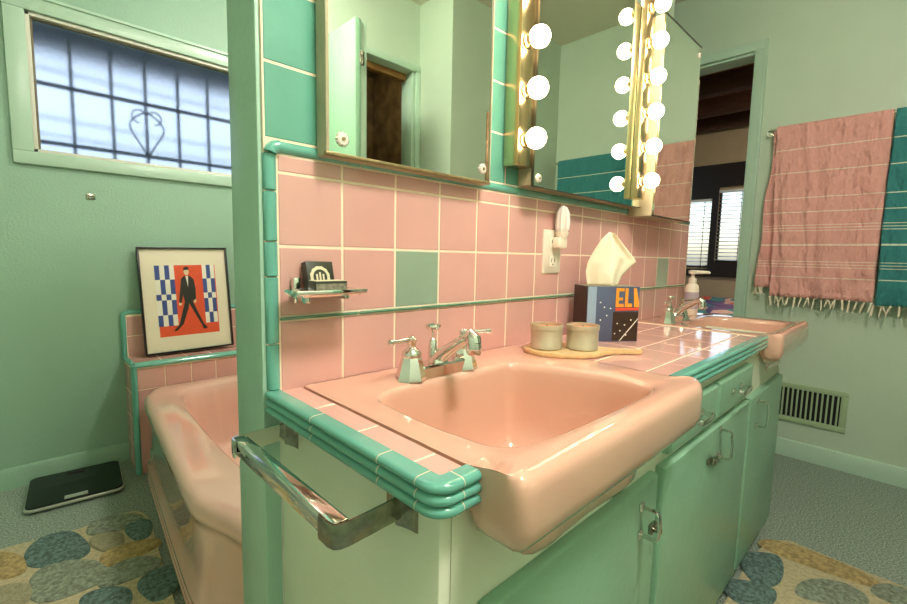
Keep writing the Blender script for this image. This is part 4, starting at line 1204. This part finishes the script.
for x in (3.36, 5.12):
    for y in (.08, 1.9):
        b = MB(); b.box(x-.03, x+.03, y-.03, y+.03, 0, .13, 'dark_wood'); b.build('leg', bd_)

# ------------------------------------------------------------------ lamps and added fill lights
def ceiling_or_fill_lamp(label, x, y, r, m):
    root = thing('ceiling_light', label, 'ceiling light', (x, y, CEIL))
    b = MB(); b.lathe([(r*.75, -.03), (r*.8, -.005), (r*.8, 0)], (x, y, CEIL-.0005), 'brass', n=24); b.build('base', root)
    b = MB(); b.lathe([(.002, -.028-r*.7)]+[(r*math.sin(PI*j/20), -.028-r*.7*math.cos(PI*j/20)) for j in range(1, 11)]+[(r*.9, -.027)], (x, y, CEIL), m, n=24); b.build('globe', root)
    return root
ceiling_or_fill_lamp('warm domed light on the alcove ceiling above the tub', .80, .62, .13, 'lamp')
ceiling_or_fill_lamp('warm domed light above the middle of the bathroom floor', .22, -1.04, .17, 'lamp')  # unseen dome added to fill the main room with even light
ceiling_or_fill_lamp('domed light on the bedroom ceiling beams', 4.1, -.9, .11, 'lamp_bed')  # invented dome that brightens the bedroom wall and beams
ceiling_or_fill_lamp('domed light on the brown closet ceiling', 1.55, -1.95, .07, 'lamp_closet')  # unseen dome added so the closet's brown shows in the mirror

# ------------------------------------------------------------------ sky and sun
w = bpy.data.worlds.new('sky'); SC.world = w; w.use_nodes = True
nt = w.node_tree; bg_ = nt.nodes['Background']
sky = nt.nodes.new('ShaderNodeTexSky'); sky.sky_type = 'NISHITA'; sky.sun_disc = False
sky.sun_elevation = math.radians(42); sky.sun_rotation = math.radians(200); sky.air_density = 1.2; sky.dust_density = 2.0
nt.links.new(sky.outputs[0], bg_.inputs['Color']); bg_.inputs['Strength'].default_value = .24

# ------------------------------------------------------------------ camera
cam = bpy.data.cameras.new('camera'); co = bpy.data.objects.new('camera', cam); COL.objects.link(co)
FW = Vector((0.6941750872812074, 0.7124762089991705, -0.1024626751958911))
RT = Vector((0.7175843156959281, -0.6961610550941346, 0.02079748151646943))
UP = Vector((0.05651281328455471, 0.08796270221174211, 0.9945194140660472))
C0 = Vector((-0.30339272727272734, -0.7158254545454545, 0.9777745454545456))
Mc_ = Matrix(((RT.x, UP.x, -FW.x, C0.x), (RT.y, UP.y, -FW.y, C0.y), (RT.z, UP.z, -FW.z, C0.z), (0, 0, 0, 1)))
co.matrix_world = Mc_
cam.sensor_width = 36; cam.lens = 450.0463/907*36; cam.clip_start = .02
SC.camera = co
vs_ = SC.view_settings
vs_.view_transform = 'Standard'; vs_.look = 'None'; vs_.exposure = 0.9; vs_.gamma = 1; vs_.use_curve_mapping = False
cy_ = SC.cycles
cy_.use_denoising = True; cy_.max_bounces = 10; cy_.diffuse_bounces = 5; cy_.glossy_bounces = 6; cy_.transmission_bounces = 8
cy_.sample_clamp_indirect = 6
cy_.caustics_reflective = False; cy_.caustics_refractive = False
